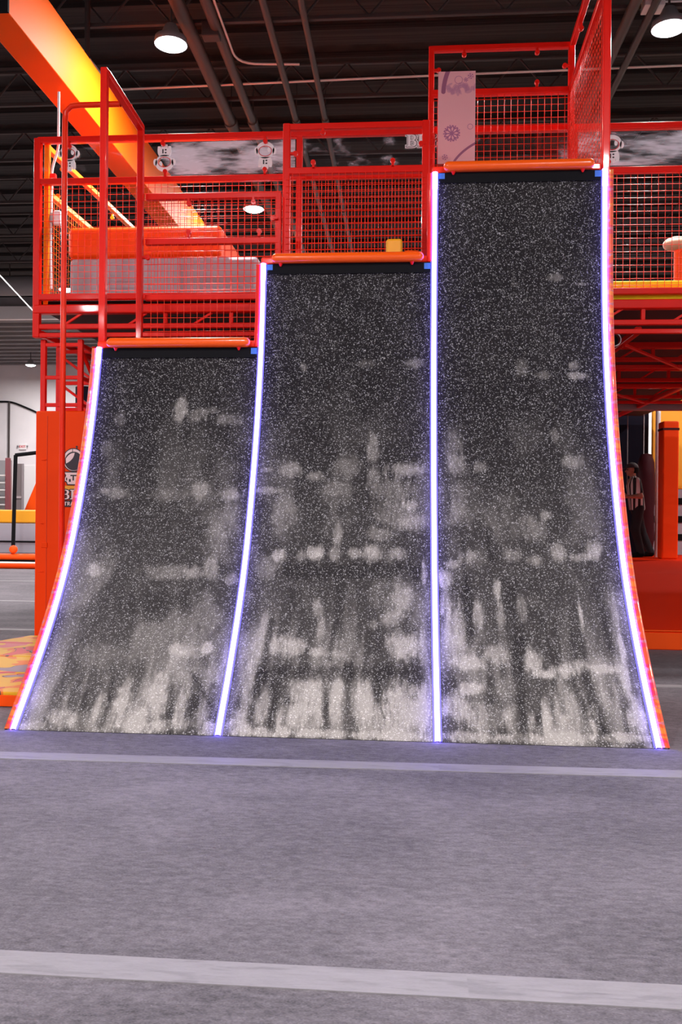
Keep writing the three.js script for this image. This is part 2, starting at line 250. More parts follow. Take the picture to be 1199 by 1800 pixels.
function rampTexture(k) {
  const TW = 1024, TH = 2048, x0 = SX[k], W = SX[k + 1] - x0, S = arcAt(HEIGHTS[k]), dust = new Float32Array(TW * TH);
  // broad film of dust: grainy and streaked down the slope, thick where shoes land low; also paints in the brighter light there
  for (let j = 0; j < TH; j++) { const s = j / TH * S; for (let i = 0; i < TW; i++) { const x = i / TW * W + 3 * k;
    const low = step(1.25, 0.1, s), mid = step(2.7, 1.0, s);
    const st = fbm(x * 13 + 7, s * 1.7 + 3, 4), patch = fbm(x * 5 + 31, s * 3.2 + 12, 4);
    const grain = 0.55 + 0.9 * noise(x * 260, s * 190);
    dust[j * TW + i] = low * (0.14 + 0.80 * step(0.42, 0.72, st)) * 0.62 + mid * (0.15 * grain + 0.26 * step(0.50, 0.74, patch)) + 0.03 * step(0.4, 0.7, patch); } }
  const toPx = (px, py) => { const [x, s] = onRamp(px, py); return [(x - x0) / W * TW, s / S * TH]; };
  for (const [px, py, rx, ry, a] of DUST[k]) {
    const [cx, cy] = toPx(px, py), [ax] = toPx(px + rx, py), [, by] = toPx(px, py - ry), ex = Math.max(6, Math.abs(ax - cx)), ey = Math.max(8, Math.abs(by - cy));
    for (let j = Math.max(0, Math.floor(cy - 1.9 * ey)); j < Math.min(TH, cy + 1.9 * ey); j++) for (let i = Math.max(0, Math.floor(cx - 1.9 * ex)); i < Math.min(TW, cx + 1.9 * ex); i++) {
      const dx = (i - cx) / ex, dy = (j - cy) / ey, wob = 0.75 * (fbm(i / 34 + 9 * k, j / 34, 4) - 0.5) + 0.35 * (noise(i / 7, j / 26) - 0.5), q = Math.sqrt(dx * dx + dy * dy) + wob;
      const m = a * step(1.25, 0.40, q) * (0.35 + 0.75 * fbm(i / 18 + 4, j / 46 + 8, 3) + 0.5 * noise(i / 4.5 + 11, j / 13)); const o = j * TW + i; dust[o] = dust[o] + m * (1 - 0.5 * clamp(dust[o])); }
  }
  for (const [ax, ay, bx, by, r, a] of CLEAR[k]) {
    const p = toPx(ax, ay), q = toPx(bx, by), [e] = toPx(ax + r, ay), R = Math.max(5, Math.abs(e - p[0])), aspect = (TW / W) / (TH / S);
    const dx = q[0] - p[0], dy = (q[1] - p[1]) * aspect, L2 = dx * dx + dy * dy + 1e-6;
    for (let j = Math.max(0, Math.floor(Math.min(p[1], q[1]) - R * 2.3)); j < Math.min(TH, Math.max(p[1], q[1]) + R * 2.3); j++) for (let i = Math.max(0, Math.floor(Math.min(p[0], q[0]) - R * 2.3)); i < Math.min(TW, Math.max(p[0], q[0]) + R * 2.3); i++) {
      const X = i - p[0], Y = (j - p[1]) * aspect, t = clamp((X * dx + Y * dy) / L2), d = Math.hypot(X - t * dx, Y - t * dy) / R + 1.5 * (fbm(i / 24 + 77, j / 60 + 5, 4) - 0.5);
      dust[j * TW + i] *= 1 - a * 0.68 * step(1.45, 0.35, d) * step(0, 0.12, t + 0.08) * (0.7 + 0.3 * noise(i / 6, j / 9)); }
  }
  // flecks in the rubber
  const fleck = new Float32Array(TW * TH), mx = TW / W, my = TH / S;
  const N = Math.round(W * S * 7200);
  for (let n = 0; n < N; n++) {
    const r = (0.0013 + 0.0023 * rnd() * rnd() + (rnd() < 0.14 ? 0.0012 : 0)), b = 0.30 + 0.70 * rnd(), cx = rnd() * TW, cy = rnd() * TH, st = 0.7 + 0.9 * rnd(), rx = r * st * mx, ry = r / st * my;
    for (let j = Math.floor(cy - ry - 1); j <= cy + ry + 1; j++) for (let i = Math.floor(cx - rx - 1); i <= cx + rx + 1; i++) { if (i < 0 || j < 0 || i >= TW || j >= TH) continue; const q = Math.hypot((i - cx) / (rx + 0.35), (j - cy) / (ry + 0.35)), m = b * clamp(1.6 - 1.4 * q); const o = j * TW + i; if (m > fleck[o]) fleck[o] = m; }
  }
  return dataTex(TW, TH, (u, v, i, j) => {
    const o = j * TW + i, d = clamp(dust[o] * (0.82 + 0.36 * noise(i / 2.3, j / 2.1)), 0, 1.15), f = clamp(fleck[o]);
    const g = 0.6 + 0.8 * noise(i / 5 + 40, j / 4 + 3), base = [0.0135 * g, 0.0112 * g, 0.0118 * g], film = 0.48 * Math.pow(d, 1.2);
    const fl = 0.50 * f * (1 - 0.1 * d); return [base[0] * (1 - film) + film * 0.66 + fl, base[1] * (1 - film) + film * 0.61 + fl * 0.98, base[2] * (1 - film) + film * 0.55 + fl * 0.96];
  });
}
// comic style splash print of the vinyl edging and the mat
function printTexture(w, h, sx, sy, off) {
  return dataTex(w, h, (u, v) => {
    const x = u * sx + off, y = v * sy + off, wx = fbm(x * 1.2 + 5, y * 1.2, 3) * 2.2, n = fbm(x + wx, y * 1.3 - wx, 3), m = fbm(x * 1.4 + 31 - wx, y + 17 + wx, 3);
    let c = [0.56, 0.29, 0.006]; if (n > 0.60) c = [0.50, 0.045, 0.06]; else if (n > 0.54) c = [0.56, 0.12, 0.006]; else if (n < 0.35) c = [0.50, 0.10, 0.11];
    if (m > 0.70) c = [0.22, 0.15, 0.20]; if (Math.abs(n - 0.60) < 0.007 || Math.abs(m - 0.70) < 0.007) c = [0.06, 0.03, 0.03]; if (m < 0.24) c = [0.52, 0.36, 0.28]; return c;
  });
}
const edgeTex = printTexture(64, 1024, 0.5, 22, 3); M.edgePrint = new THREE.MeshPhysicalMaterial({ map: dataTex(64, 1024, (u, v) => { const n = fbm(u * 1.2 + 4, v * 30, 3), m = fbm(u * 2 + 44, v * 40 + 9, 3); let c = [0.82, 0.07, 0.012]; if (n > 0.58) c = [0.66, 0.02, 0.05]; else if (n < 0.34) c = [0.86, 0.17, 0.01]; if (m > 0.68) c = [0.55, 0.12, 0.16]; return c; }), roughness: 0.35, clearcoat: 0.4, side: THREE.DoubleSide });
const rampWords = ['lowest speckled black curved ramp, beside the printed mat', 'middle height speckled black curved ramp between the two other ramps', 'tallest speckled black curved ramp, beside the raised red padded platform'];
HEIGHTS.forEach((H, k) => {
  const x0 = SX[k], x1 = SX[k + 1], W = x1 - x0, t = thing('curved_ramp', rampWords[k], 'ramp', [x0 + W / 2, 0, 0], 'curved running ramps');
  // running surface
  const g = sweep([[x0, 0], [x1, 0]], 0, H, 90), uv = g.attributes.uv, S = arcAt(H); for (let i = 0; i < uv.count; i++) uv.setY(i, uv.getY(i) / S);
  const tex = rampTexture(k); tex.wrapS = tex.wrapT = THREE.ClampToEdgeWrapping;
  part('running_surface', g, new THREE.MeshPhysicalMaterial({ map: tex, roughness: 0.8, specularIntensity: 0.3, side: THREE.DoubleSide, bumpMap: tex, bumpScale: 0.001 }), t, 'black rubber with pale flecks, shoe dust and light painted in low down');
  part('backing', sweep([[x0 + 0.004, -0.004], [x0 + 0.004, -0.03], [x1 - 0.004, -0.03], [x1 - 0.004, -0.004]], 0.0, H, 60), M.rubberBack, t);
  // rolled lip, and a black band that also paints the shadow under it
  const yL = H + 0.035, zL = -depth(H) + 0.030;
  part('lip_shadow_band', sweep([[x0 + 0.035, 0.001], [x0 + 0.035, 0.010], [x1 - 0.035, 0.010], [x1 - 0.035, 0.001]], H - 0.075, H, 6), M.black, t);
  const roll = new THREE.CapsuleGeometry(0.036, W - 0.21, 6, 18); roll.rotateZ(Math.PI / 2).translate(x0 + W / 2 - (k < 2 ? 0.005 : 0.01), yL, zL);
  const lip = part('lip_bar', roll, M.lip, t, 'rolled orange lip at the top edge');
  for (const q of [0.13, W - 0.16]) part('mount', [rod([x0 + q, yL - 0.02, zL - 0.005], [x0 + q, yL - 0.056, zL - 0.005], 0.024, 8, 0.006)], M.red, lip);
  part('lip_rail', box(x0 - 0.02, x1 - 0.025, yL - 0.03, yL + 0.022, zL - 0.085, zL - 0.035, 0.012), M.redOrange, t);
  // landing behind the lip
  const zBack = [-2.28, -2.42, -2.95][k];
  part('landing', box(x0 + 0.01, x1 - 0.01, H - 0.09, H - 0.03, zBack, -depth(H) - 0.035), M.deckBoard, t);
  for (const lx of [x0 + 0.06, x1 - 0.06]) part('leg', bar([lx, FL, zBack + 0.05], [lx, H - 0.09, zBack + 0.05], 0.06), M.red, t);
  // blue tape at the lip ends
  if (k > 0) part('tape', sweep([[x0 + 0.028, 0.012], [x0 + 0.070, 0.012]], H - 0.045, H - 0.004, 3), M.blueTape, t, 'blue tape');
  part('tape', sweep([[x1 - 0.072, 0.012], [x1 - 0.028, 0.012]], H - 0.050, H - 0.006, 3), M.blueTape, t, 'blue tape');
  // printed vinyl edging on the exposed edges
  const lo = k === 0 ? 0 : HEIGHTS[k - 1] + 0.005;
  part('edge_trim', sweep([[x0 - 0.052, -0.03], [x0 - 0.052, 0.010], [x0 - 0.020, 0.012], [x0 - 0.020, -0.03]], lo, H, 60), k ? M.red : M.edgePrint, t, 'printed vinyl edging');
  if (k === 2) part('edge_trim', sweep([[x1 + 0.020, -0.03], [x1 + 0.020, 0.012], [x1 + 0.058, 0.010], [x1 + 0.058, -0.03]], 0, H, 60), M.edgePrint, t, 'printed vinyl edging');
  // closing side panels
  const side = (x, y0) => { const sh = new THREE.Shape(); sh.moveTo(-depth(y0) - 0.035, y0); for (let i = 1; i <= 40; i++) { const y = y0 + (H - 0.08 - y0) * i / 40; sh.lineTo(-depth(y) - 0.035, y); } sh.lineTo(-1.50, H - 0.08); sh.lineTo(-1.50, y0); const e = new THREE.ExtrudeGeometry(sh, { depth: 0.018, bevelEnabled: false }); e.rotateY(-Math.PI / 2).translate(x + 0.018, 0, 0); return e; };
  if (k === 0) part('side_panel', side(x0 - 0.045, 0.01), M.red, t);
  if (k === 2) part('side_panel', side(x1 + 0.03, 0.01), M.red, t);
});
// LED strips on the seams
const ledWords = ['blue white LED strip up the outer edge of the lowest ramp', 'blue white LED strip on the seam of lowest and middle ramp', 'blue white LED strip on the seam of middle and tallest ramp', 'blue white LED strip up the outer edge of the tallest ramp'];
[HEIGHTS[0], HEIGHTS[1], HEIGHTS[2], HEIGHTS[2]].forEach((H, k) => {
  const x = SX[k], t = thing('led_strip', ledWords[k], 'LED strip', [x, 0, 0], 'LED strips on the ramps');
  const sec = (r) => [[-r, 0.001], [-r * 0.9, 0.012], [-r * 0.5, 0.021], [0, 0.024], [r * 0.5, 0.021], [r * 0.9, 0.012], [r, 0.001]].map(([a, b]) => [x + a, b]);
  part('light_tube', sweep(sec(0.0150), 0.0, H - 0.12, 90), M.ledTube, t, 'glowing tube');
  part('end_section', sweep(sec(0.019), H - 0.118, H + 0.005, 8), M.ledTube, t, 'thicker glowing end');
  part('halo_sleeve', sweep([[x - 0.026, -0.002], [x - 0.025, 0.005], [x - 0.014, 0.008], [x + 0.014, 0.008], [x + 0.025, 0.005], [x + 0.026, -0.002]], 0, H, 90), M.ledHaloSleeve, t, 'blue diffuser edge with the halo of the tube added as glow');  // side flanges added to glow like the halo beside the tube
  const n = 3; for (let i = 0; i < n; i++) { const a = H * i / n, b = H * (i + 1) / n, y = (a + b) / 2, N = normalAt(y), L = arcAt(b) - arcAt(a); const l = new THREE.RectAreaLight(LED_COLOR, LED_GLOW * 0.5, 0.036, L); l.position.set(0, y + N.y * 0.03, -depth(y) + N.z * 0.03); t.add(l); l.lookAt(x, y + N.y, -depth(y) + N.z); l.name = 'strip_light'; }
});

// ---------------------------------------------------------------- guard frames
const RAIL = 0.052;
function rails(t, list, m = M.red, w = RAIL) { for (const [n, a, b, q] of list) part(n, bar(a, b, q || w), m, t); }
{ // side rail of the lowest ramp
  const x = -2.43, zf = -1.40, zb = -2.27, t = thing('side_guard', 'tall open red side rail standing at the lowest ramp landing', 'guard rail', [x, 2.44, zf]);
  rails(t, [['post', [x, 2.44, zf], [x, 4.545, zf]], ['post', [x, 2.44, zb], [x, 4.52, zb]], ['top_rail', [x, 4.52, zf - 0.02], [x, 4.49, zb], 0.058]]);
  for (const [y, z] of [[4.46, -1.75], [4.46, -2.0]]) part('bolt', rod([x, y + 0.06, z], [x, y + 0.10, z], 0.014, 8), M.red, t);
  for (const y of [2.62, 3.4]) part('clip', clip(x + 0.02, y, zb, [1, 0, 0]), M.red, t);
}
{ // bent grab pole beside the lowest ramp
  const z = -1.84, xp = -2.912, t = thing('grab_pole', 'red bent tube pole standing in front of the padded pillar', 'pole', [xp, 0.086, z]);
  part('tube', bentTube([[xp, 0.10, z], [xp, 4.49, z], [-2.46, 4.49, z]], 0.0225, 0.09), M.redOrange, t);
  part('foot_plate', box(xp - 0.07, xp + 0.07, 0.086, 0.105, z - 0.07, z + 0.07, 0.005), M.redOrange, t);
}
{ // back guard of the lowest landing
  const z = -2.33, xa = -2.40, xb = -1.22, t = thing('landing_guard', 'red mesh guard with two cross rails behind the lowest ramp', 'guard rail', [(xa + xb) / 2, 2.44, z]);
  const xr = -1.264;
  rails(t, [['post', [xr, 2.44, z], [xr, 3.95, z], 0.05], ['top_rail', [xa, 3.925, z], [xr, 3.925, z]], ['rail', [xa, 3.545, z], [xr, 3.545, z]], ['rail', [xa, 3.075, z], [xr, 3.075, z]], ['bottom_rail', [xa, 2.50, z], [xr, 2.50, z], 0.04]]);
  part('mesh_panel', wireMesh([xa, 2.50, z + 0.02], [1, 0, 0], [0, 1, 0], xr - xa, 1.42, 0.057), M.redOrange, t);
  for (const [cx, cy, d] of [[-2.02, 3.90, -1], [-1.47, 3.90, -1], [-2.02, 3.57, 1], [-1.42, 3.57, 1]]) part('clip', clip(cx, cy, z + 0.035, [0, d, 0]), M.red, t);
  part('clip', clip(-1.26, 3.72, z + 0.035, [-1, 0, 0]), M.red, t);
}
{ // back guard of the middle landing
  const z = -2.42, xa = -1.21, xb = -0.035, t = thing('landing_guard', 'red framed mesh guard standing behind the middle ramp', 'guard rail', [(xa + xb) / 2, 3.05, z], 'landing guards');
  rails(t, [['post', [xa, 3.05, z], [xa, 4.56, z], 0.062], ['post', [xb, 3.05, z], [xb, 4.56, z], 0.062], ['top_rail', [xa, 4.53, z], [xb, 4.53, z]], ['rail', [xa, 4.155, z], [xb, 4.155, z], 0.06], ['bottom_rail', [xa, 3.10, z], [xb, 3.10, z]]]);
  part('mesh_panel', wireMesh([xa, 3.10, z + 0.03], [1, 0, 0], [0, 1, 0], xb - xa, 1.03, 0.0555), M.redOrange, t);
  for (const [cx, cy, d] of [[-0.98, 4.17, 1], [-0.31, 4.17, 1], [-0.90, 4.51, -1]]) part('clip', clip(cx, cy, z + 0.04, [0, d, 0]), M.red, t);
  part('clip', clip(xa + 0.03, 4.30, z + 0.02, [1, 0, 0]), M.red, t); part('clip', clip(xb + 0.005, 4.36, z + 0.02, [-1, 0, 0]), M.red, t);
  part('pane', box(xa + 0.045, xb - 0.045, 4.19, 4.50, z - 0.004, z + 0.004), M.glass, t, 'clear pane');
}
{ // back guard of the tallest landing
  const z = -2.96, xa = 0.02, xb = 1.262, t = thing('landing_guard', 'red framed mesh guard with open top, behind the tallest ramp', 'guard rail', [(xa + xb) / 2, 3.70, z]);
  rails(t, [['post', [xa, 3.70, z], [xa, 5.47, z], 0.05], ['post', [xb, 3.70, z], [xb, 5.47, z], 0.055], ['top_rail', [xa, 5.445, z], [xb, 5.445, z]], ['rail', [xa, 5.045, z], [xb, 5.045, z], 0.058], ['bottom_rail', [xa, 3.76, z], [xb, 3.76, z]]]);
  part('mesh_panel', wireMesh([xa, 3.76, z + 0.02], [1, 0, 0], [0, 1, 0], xb - xa, 1.27, 0.0585), M.redOrange, t);
  for (const [cx, cy, d] of [[0.31, 5.42, -1], [0.955, 5.42, -1], [0.955, 5.065, 1]]) part('clip', clip(cx, cy, z + 0.03, [0, d, 0]), M.red, t);
  part('clip', clip(xa + 0.02, 5.24, z + 0.03, [1, 0, 0]), M.red, t); part('clip', clip(xb - 0.02, 5.25, z + 0.03, [-1, 0, 0]), M.red, t);
}
{ // side guard of the tallest landing
  const x = 1.262, zf = -1.44, zb = -2.93, t = thing('side_guard', 'tall red side guard with diagonal looking mesh beside tallest landing', 'guard rail', [x, 3.70, zf]), xf = 1.222;
  rails(t, [['post', [xf, 3.70, zf], [xf, 5.47, zf], 0.056], ['top_rail', [xf, 5.435, zf], [x, 5.435, zb + 0.03], 0.05], ['rail', [xf, 5.05, zf - 0.02], [x, 5.05, zb], 0.055], ['bottom_rail', [xf, 3.75, zf], [x, 3.75, zb], 0.05]]);
  part('mesh_panel', wireMesh([1.236, 3.76, zf], [0, 0, -1], [0, 1, 0], 1.48, 1.27, 0.0585), M.redOrange, t);
  part('clip', clip(x, 5.41, -2.55, [0, -1, 0]), M.red, t);
}

// ---------------------------------------------------------------- the raised deck behind the ramps
const DZ = -3.02, yT = 4.735, yM = 4.345, yLo = 3.262;
const deck = thing('raised_deck', 'long red steel deck with truss edge behind all three ramps', 'platform', [0, FL, DZ]);
part('floor_board', box(-3.66, 4.4, 3.17, 3.21, -12.2, DZ - 0.13), M.deckBoard, deck); part('floor_board', box(4.4, 8.2, 3.17, 3.21, -9.4, DZ - 0.13), M.deckBoard, deck);
{ // truss rows, in depth
  const row = (z, m) => {
    part('chord', bar([-3.68, 3.145, z], [8.2, 3.145, z], 0.085), m, deck); part('chord', bar([-3.68, 2.985, z], [8.2, 2.985, z], 0.048), m, deck); part('chord', bar([-3.68, 2.905, z], [8.2, 2.905, z], 0.042), m, deck);
    const end = z > -4 ? 3.6 : 4.6; for (let x = -3.4; x < end; x += 0.62) { part('web', bar([x, 2.995, z], [x + 0.20, 3.12, z], 0.022), m, deck); if (z > -4 || x > 1) part('web_post', bar([x + 0.36, 2.995, z], [x + 0.36, 3.12, z], 0.038), m, deck); }
  };
  row(DZ, M.red); row(-4.9, M.red); row(-6.4, M.red); row(-8.0, M.red);
  for (const x of [-3.64, -0.6, 1.9, 3.4, 5.2]) part('joist', bar([x, 2.93, DZ - 0.05], [x, 2.93, x > 4.4 ? -9.4 : -12], 0.06), M.red, deck);
  for (let i = 0; i < 6; i++) { const x = 1.9 + 1.5 * (i % 3); part('brace', bar([x, 2.9, -3.6 - 2.4 * Math.floor(i / 3)], [x + 1.4, 2.9, -5.6 - 2.4 * Math.floor(i / 3)], 0.03), M.red, deck); }
}
part('edge_board', box(-3.66, -1.2, 3.195, 3.245, DZ - 0.42, DZ - 0.06, 0.01), M.black, deck);
// railing of the deck, bay by bay
{
  const t = thing('deck_railing', 'long red railing with clear panes above wire mesh along the deck', 'railing', [0, 2.9, DZ]);
  const posts = [-3.655, -1.178, 0.03, 1.30, 3.9];
  for (const x of posts) part('post', bar([x, 2.88, DZ], [x, yT + 0.02, DZ], x < -3 ? 0.066 : 0.056), M.red, t);
  rails(t, [['top_rail', [-3.655, yT, DZ], [3.9, yT, DZ], 0.058], ['middle_rail', [-3.655, yM, DZ], [3.9, yM, DZ], 0.055], ['lower_rail', [-3.655, yLo, DZ], [3.9, yLo, DZ], 0.058]]);
  for (let i = 0; i < 4; i++) part('mesh_panel', wireMesh([posts[i] + 0.02, yLo, DZ - 0.02], [1, 0, 0], [0, 1, 0], posts[i + 1] - posts[i] - 0.04, yM - yLo, 0.0615, 0.0026), M.redOrange, t);
  for (const [px, py, d] of [[287, 260, -1], [467, 245, -1], [291, 312, 1], [466, 300, 1], [122, 262, -1], [1070, 226, -1], [1070, 288, 1]]) { const p = atZ(px, py, DZ + 0.03); part('clip', clip(p.x, d < 0 ? yT - 0.02 : yM + 0.02, DZ + 0.03, [0, d, 0]), M.red, t); }
  // scuffs in the clear plastic, with light glare painted into the same whitish film
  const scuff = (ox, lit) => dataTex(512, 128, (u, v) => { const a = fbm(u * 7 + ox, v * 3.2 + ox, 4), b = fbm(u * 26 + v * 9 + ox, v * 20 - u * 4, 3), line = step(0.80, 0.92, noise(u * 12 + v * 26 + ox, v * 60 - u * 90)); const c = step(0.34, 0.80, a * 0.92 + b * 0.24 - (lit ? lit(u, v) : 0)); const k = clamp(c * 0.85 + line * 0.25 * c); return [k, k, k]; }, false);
  const scuffGlareMat = (ox, lit) => { const s = scuff(ox, lit); s.wrapS = s.wrapT = THREE.ClampToEdgeWrapping; return new THREE.MeshStandardMaterial({ color: lin(0.74, 0.72, 0.80), alphaMap: s, transparent: true, roughness: 0.6, side: THREE.DoubleSide }); };
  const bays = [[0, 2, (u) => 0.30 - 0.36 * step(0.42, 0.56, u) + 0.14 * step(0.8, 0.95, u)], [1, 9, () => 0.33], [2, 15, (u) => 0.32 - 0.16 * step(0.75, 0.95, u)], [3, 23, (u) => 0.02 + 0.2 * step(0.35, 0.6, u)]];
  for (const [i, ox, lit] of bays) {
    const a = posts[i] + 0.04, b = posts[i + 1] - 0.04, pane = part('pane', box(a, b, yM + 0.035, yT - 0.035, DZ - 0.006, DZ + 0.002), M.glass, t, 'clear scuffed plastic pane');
    const s = new THREE.PlaneGeometry(b - a, yT - yM - 0.09); s.translate((a + b) / 2, (yT + yM) / 2, DZ + 0.0045); part('scuff_glare', s, scuffGlareMat(ox, lit), pane, 'whitish scuff marks with painted glare');
  }
  // round headed emblems stuck on the panes
  const emblem = (x, y, flip) => {
    const z = DZ + 0.008, S = flip ? -1 : 1, ex = (sh, d, zz) => { const g = new THREE.ExtrudeGeometry(sh, { depth: d, bevelEnabled: false, curveSegments: 20 }); if (flip) g.rotateZ(Math.PI); return g.translate(x, y, zz); };
    const head = new THREE.Shape(); head.absellipse(0, 0.045, 0.085, 0.078, 0, Math.PI * 2); const hole = new THREE.Path(); hole.absellipse(0, 0.035, 0.060, 0.046, 0, Math.PI * 2); head.holes.push(hole);
    const earL = new THREE.Shape(); earL.absellipse(-0.086, 0.035, 0.018, 0.032, 0, Math.PI * 2); const earR = new THREE.Shape(); earR.absellipse(0.086, 0.035, 0.018, 0.032, 0, Math.PI * 2);
    const body = new THREE.Shape(); body.moveTo(-0.05, -0.02); body.lineTo(0.05, -0.02); body.quadraticCurveTo(0.072, -0.05, 0.062, -0.112); body.lineTo(0.036, -0.112); body.lineTo(0.034, -0.085); body.lineTo(0.028, -0.128); body.lineTo(0.004, -0.128); body.lineTo(0, -0.108); body.lineTo(-0.004, -0.128); body.lineTo(-0.028, -0.128); body.lineTo(-0.034, -0.085); body.lineTo(-0.036, -0.112); body.lineTo(-0.062, -0.112); body.quadraticCurveTo(-0.072, -0.05, -0.05, -0.02);
    const glint = new THREE.Shape(); glint.absellipse(0.035, 0.05, 0.014, 0.024, 0, Math.PI * 2); const ring = new THREE.Shape(); ring.absellipse(0, 0.035, 0.064, 0.050, 0, Math.PI * 2); const rh = new THREE.Path(); rh.absellipse(0, 0.035, 0.057, 0.043, 0, Math.PI * 2); ring.holes.push(rh);
    const e = part('emblem', [ex(head, 0.002, z), ex(earL, 0.002, z), ex(earR, 0.002, z), ex(body, 0.002, z), ex(glint, 0.002, z)], M.sticker, t, 'white round headed emblem sticker');
    part('emblem_outline', [ex(ring, 0.001, z + 0.0022)], M.stickerRed, e);
    part('emblem_mark', [box(x - 0.02, x - 0.008, y - S * 0.085, y - S * 0.045, z + 0.002, z + 0.003), box(x + 0.004, x + 0.02, y - S * 0.085, y - S * 0.072, z + 0.002, z + 0.003), box(x + 0.004, x + 0.02, y - S * 0.058, y - S * 0.045, z + 0.002, z + 0.003)], M.stickerInk, e);
  };
  for (const [px, py, f] of [[122, 278, 0], [290, 279, 1], [467, 273, 0], [1076, 262, 0]]) { const p = atZ(px, py, DZ); emblem(p.x, p.y, f); }
  // lettering on the pane behind the middle ramp
  const font = await new FontLoader().loadAsync('fonts/droid/droid_serif_bold.typeface.json');
  const p = atZ(712, 261, DZ), slab = (size, z, grow) => { const g = new TextGeometry('BIG', { font, size, depth: 0.002, curveSegments: 4, bevelEnabled: grow > 0, bevelThickness: 0.0005, bevelSize: grow, bevelSegments: 1 }); return g.translate(p.x + 0.01, p.y + 0.01, z); };
  const l = part('lettering', slab(0.115, DZ + 0.008, 0.012), M.sticker, t, 'white slab letters with dark outline'); part('letter_outline', slab(0.112, DZ + 0.0105, 0.0045), M.stickerInk, l); part('letter_face', slab(0.110, DZ + 0.013, 0), M.sticker, l);
}
{ // yellow side railing of the deck, running back
  const x = -3.60, z0 = -3.10, z1 = -5.9, t = thing('side_railing', 'yellow side railing running back along the end of the deck', 'railing', [x, 3.2, z0]);
  rails(t, [['post', [x, 3.21, z0], [x, 4.74, z0], 0.05], ['post', [x, 3.21, z1], [x, 4.78, z1], 0.05], ['top_rail', [x, 4.70, z0], [x, 4.78, z1], 0.055], ['rail', [x, 4.275, z0], [x, 4.33, z1], 0.055]], M.yellowSteel);
  part('mesh_panel', wireMesh([x + 0.02, 3.3, z0], [0, 0, -1], [0, 1, 0], z0 - z1, 0.98, 0.06), M.yellowSteel, t);
  for (const [y, z, d] of [[4.68, -3.45, -1], [4.29, -3.35, 1], [4.70, -4.9, -1]]) part('clip', clip(x, y, z, [0, d, 0]), M.yellowSteel, t);
}
{ // conduit and small device at the deck corner
  const x = -3.553, z = -3.12, t = thing('conduit_drop', 'white conduit with small box clipped at the deck corner', 'conduit', [x, 3.3, z]);
  part('tube', bentTube([[x, 3.36, z + 0.02], [x - 0.02, 3.8, z], [x - 0.01, 4.52, z], [x + 0.05, 4.70, z], [x + 0.05, 5.24, z]], 0.013, 0.06, 8), M.white, t);
  part('device_box', box(x + 0.01, x + 0.085, 3.97, 4.11, z - 0.03, z + 0.03, 0.02), M.white, t);
  part('bracket', box(x - 0.05, x + 0.02, 4.0, 4.09, z - 0.02, z + 0.02, 0.006), M.lampBody, t);
  part('clamp', box(x - 0.05, x + 0.03, 4.42, 4.46, z - 0.02, z + 0.025, 0.006), M.red, t);
}
{ // padded block standing on the deck
  const z0 = -3.5, z1 = -4.5, a = atZ(108, 525, z0), b = atZ(390, 395, z0), c = atZ(455, 455, z0);
  const t = thing('padded_block', 'long padded block with orange cover over grey base on the deck', 'pad', [(a.x + c.x) / 2, 3.21, z0]);
  a.x = -3.55; part('grey_base', box(a.x, c.x, 3.25, 3.78, z1, z0, 0.06), M.greyPad, t, 'grey vinyl base');
  part('orange_cover', box(a.x - 0.005, b.x, 3.765, b.y, z1 - 0.01, z0 + 0.012, 0.05), M.orangePad, t, 'orange vinyl cover');
  part('runner', box(a.x + 0.02, c.x - 0.02, 3.21, 3.255, z1 + 0.05, z0 - 0.03), M.black, t);
}
{ const p = (px, py) => atZ(px, py, -1.62), a = p(679, 420), b = p(708, 452), c = p(738, 438);
  single('foam_block', box(a.x, b.x, 3.045, a.y, -1.75, -1.60, 0.025), M.yellowPad, 'upright yellow foam block standing on the middle landing', 'foam block', 'foam blocks on the middle landing');
  single('foam_block', box(b.x + 0.01, c.x, 3.045, c.y, -1.75, -1.62, 0.025), M.orangePad, 'low orange foam block lying on the middle landing', 'foam block', 'foam blocks on the middle landing'); }
single('toe_pad', box(1.34, 3.85, 3.19, 3.372, DZ - 0.115, DZ - 0.045, 0.015), M.brightYellow, 'yellow toe pad along the deck edge beside the tallest ramp', 'pad');
{ const c = atZ(1189, 429, -4.2), t = thing('pedestal_stool', 'pale oval disc on an orange stem standing on the deck', 'stool', [c.x, 3.21, -4.2]); const g = new THREE.SphereGeometry(1, 24, 12).scale(0.13, 0.07, 0.13).translate(c.x, c.y, -4.2); part('disc', g, M.bone, t); part('stem', rod([c.x + 0.03, 3.21, -4.2], [c.x + 0.03, c.y - 0.04, -4.2], 0.05, 14), M.orangePad, t); }
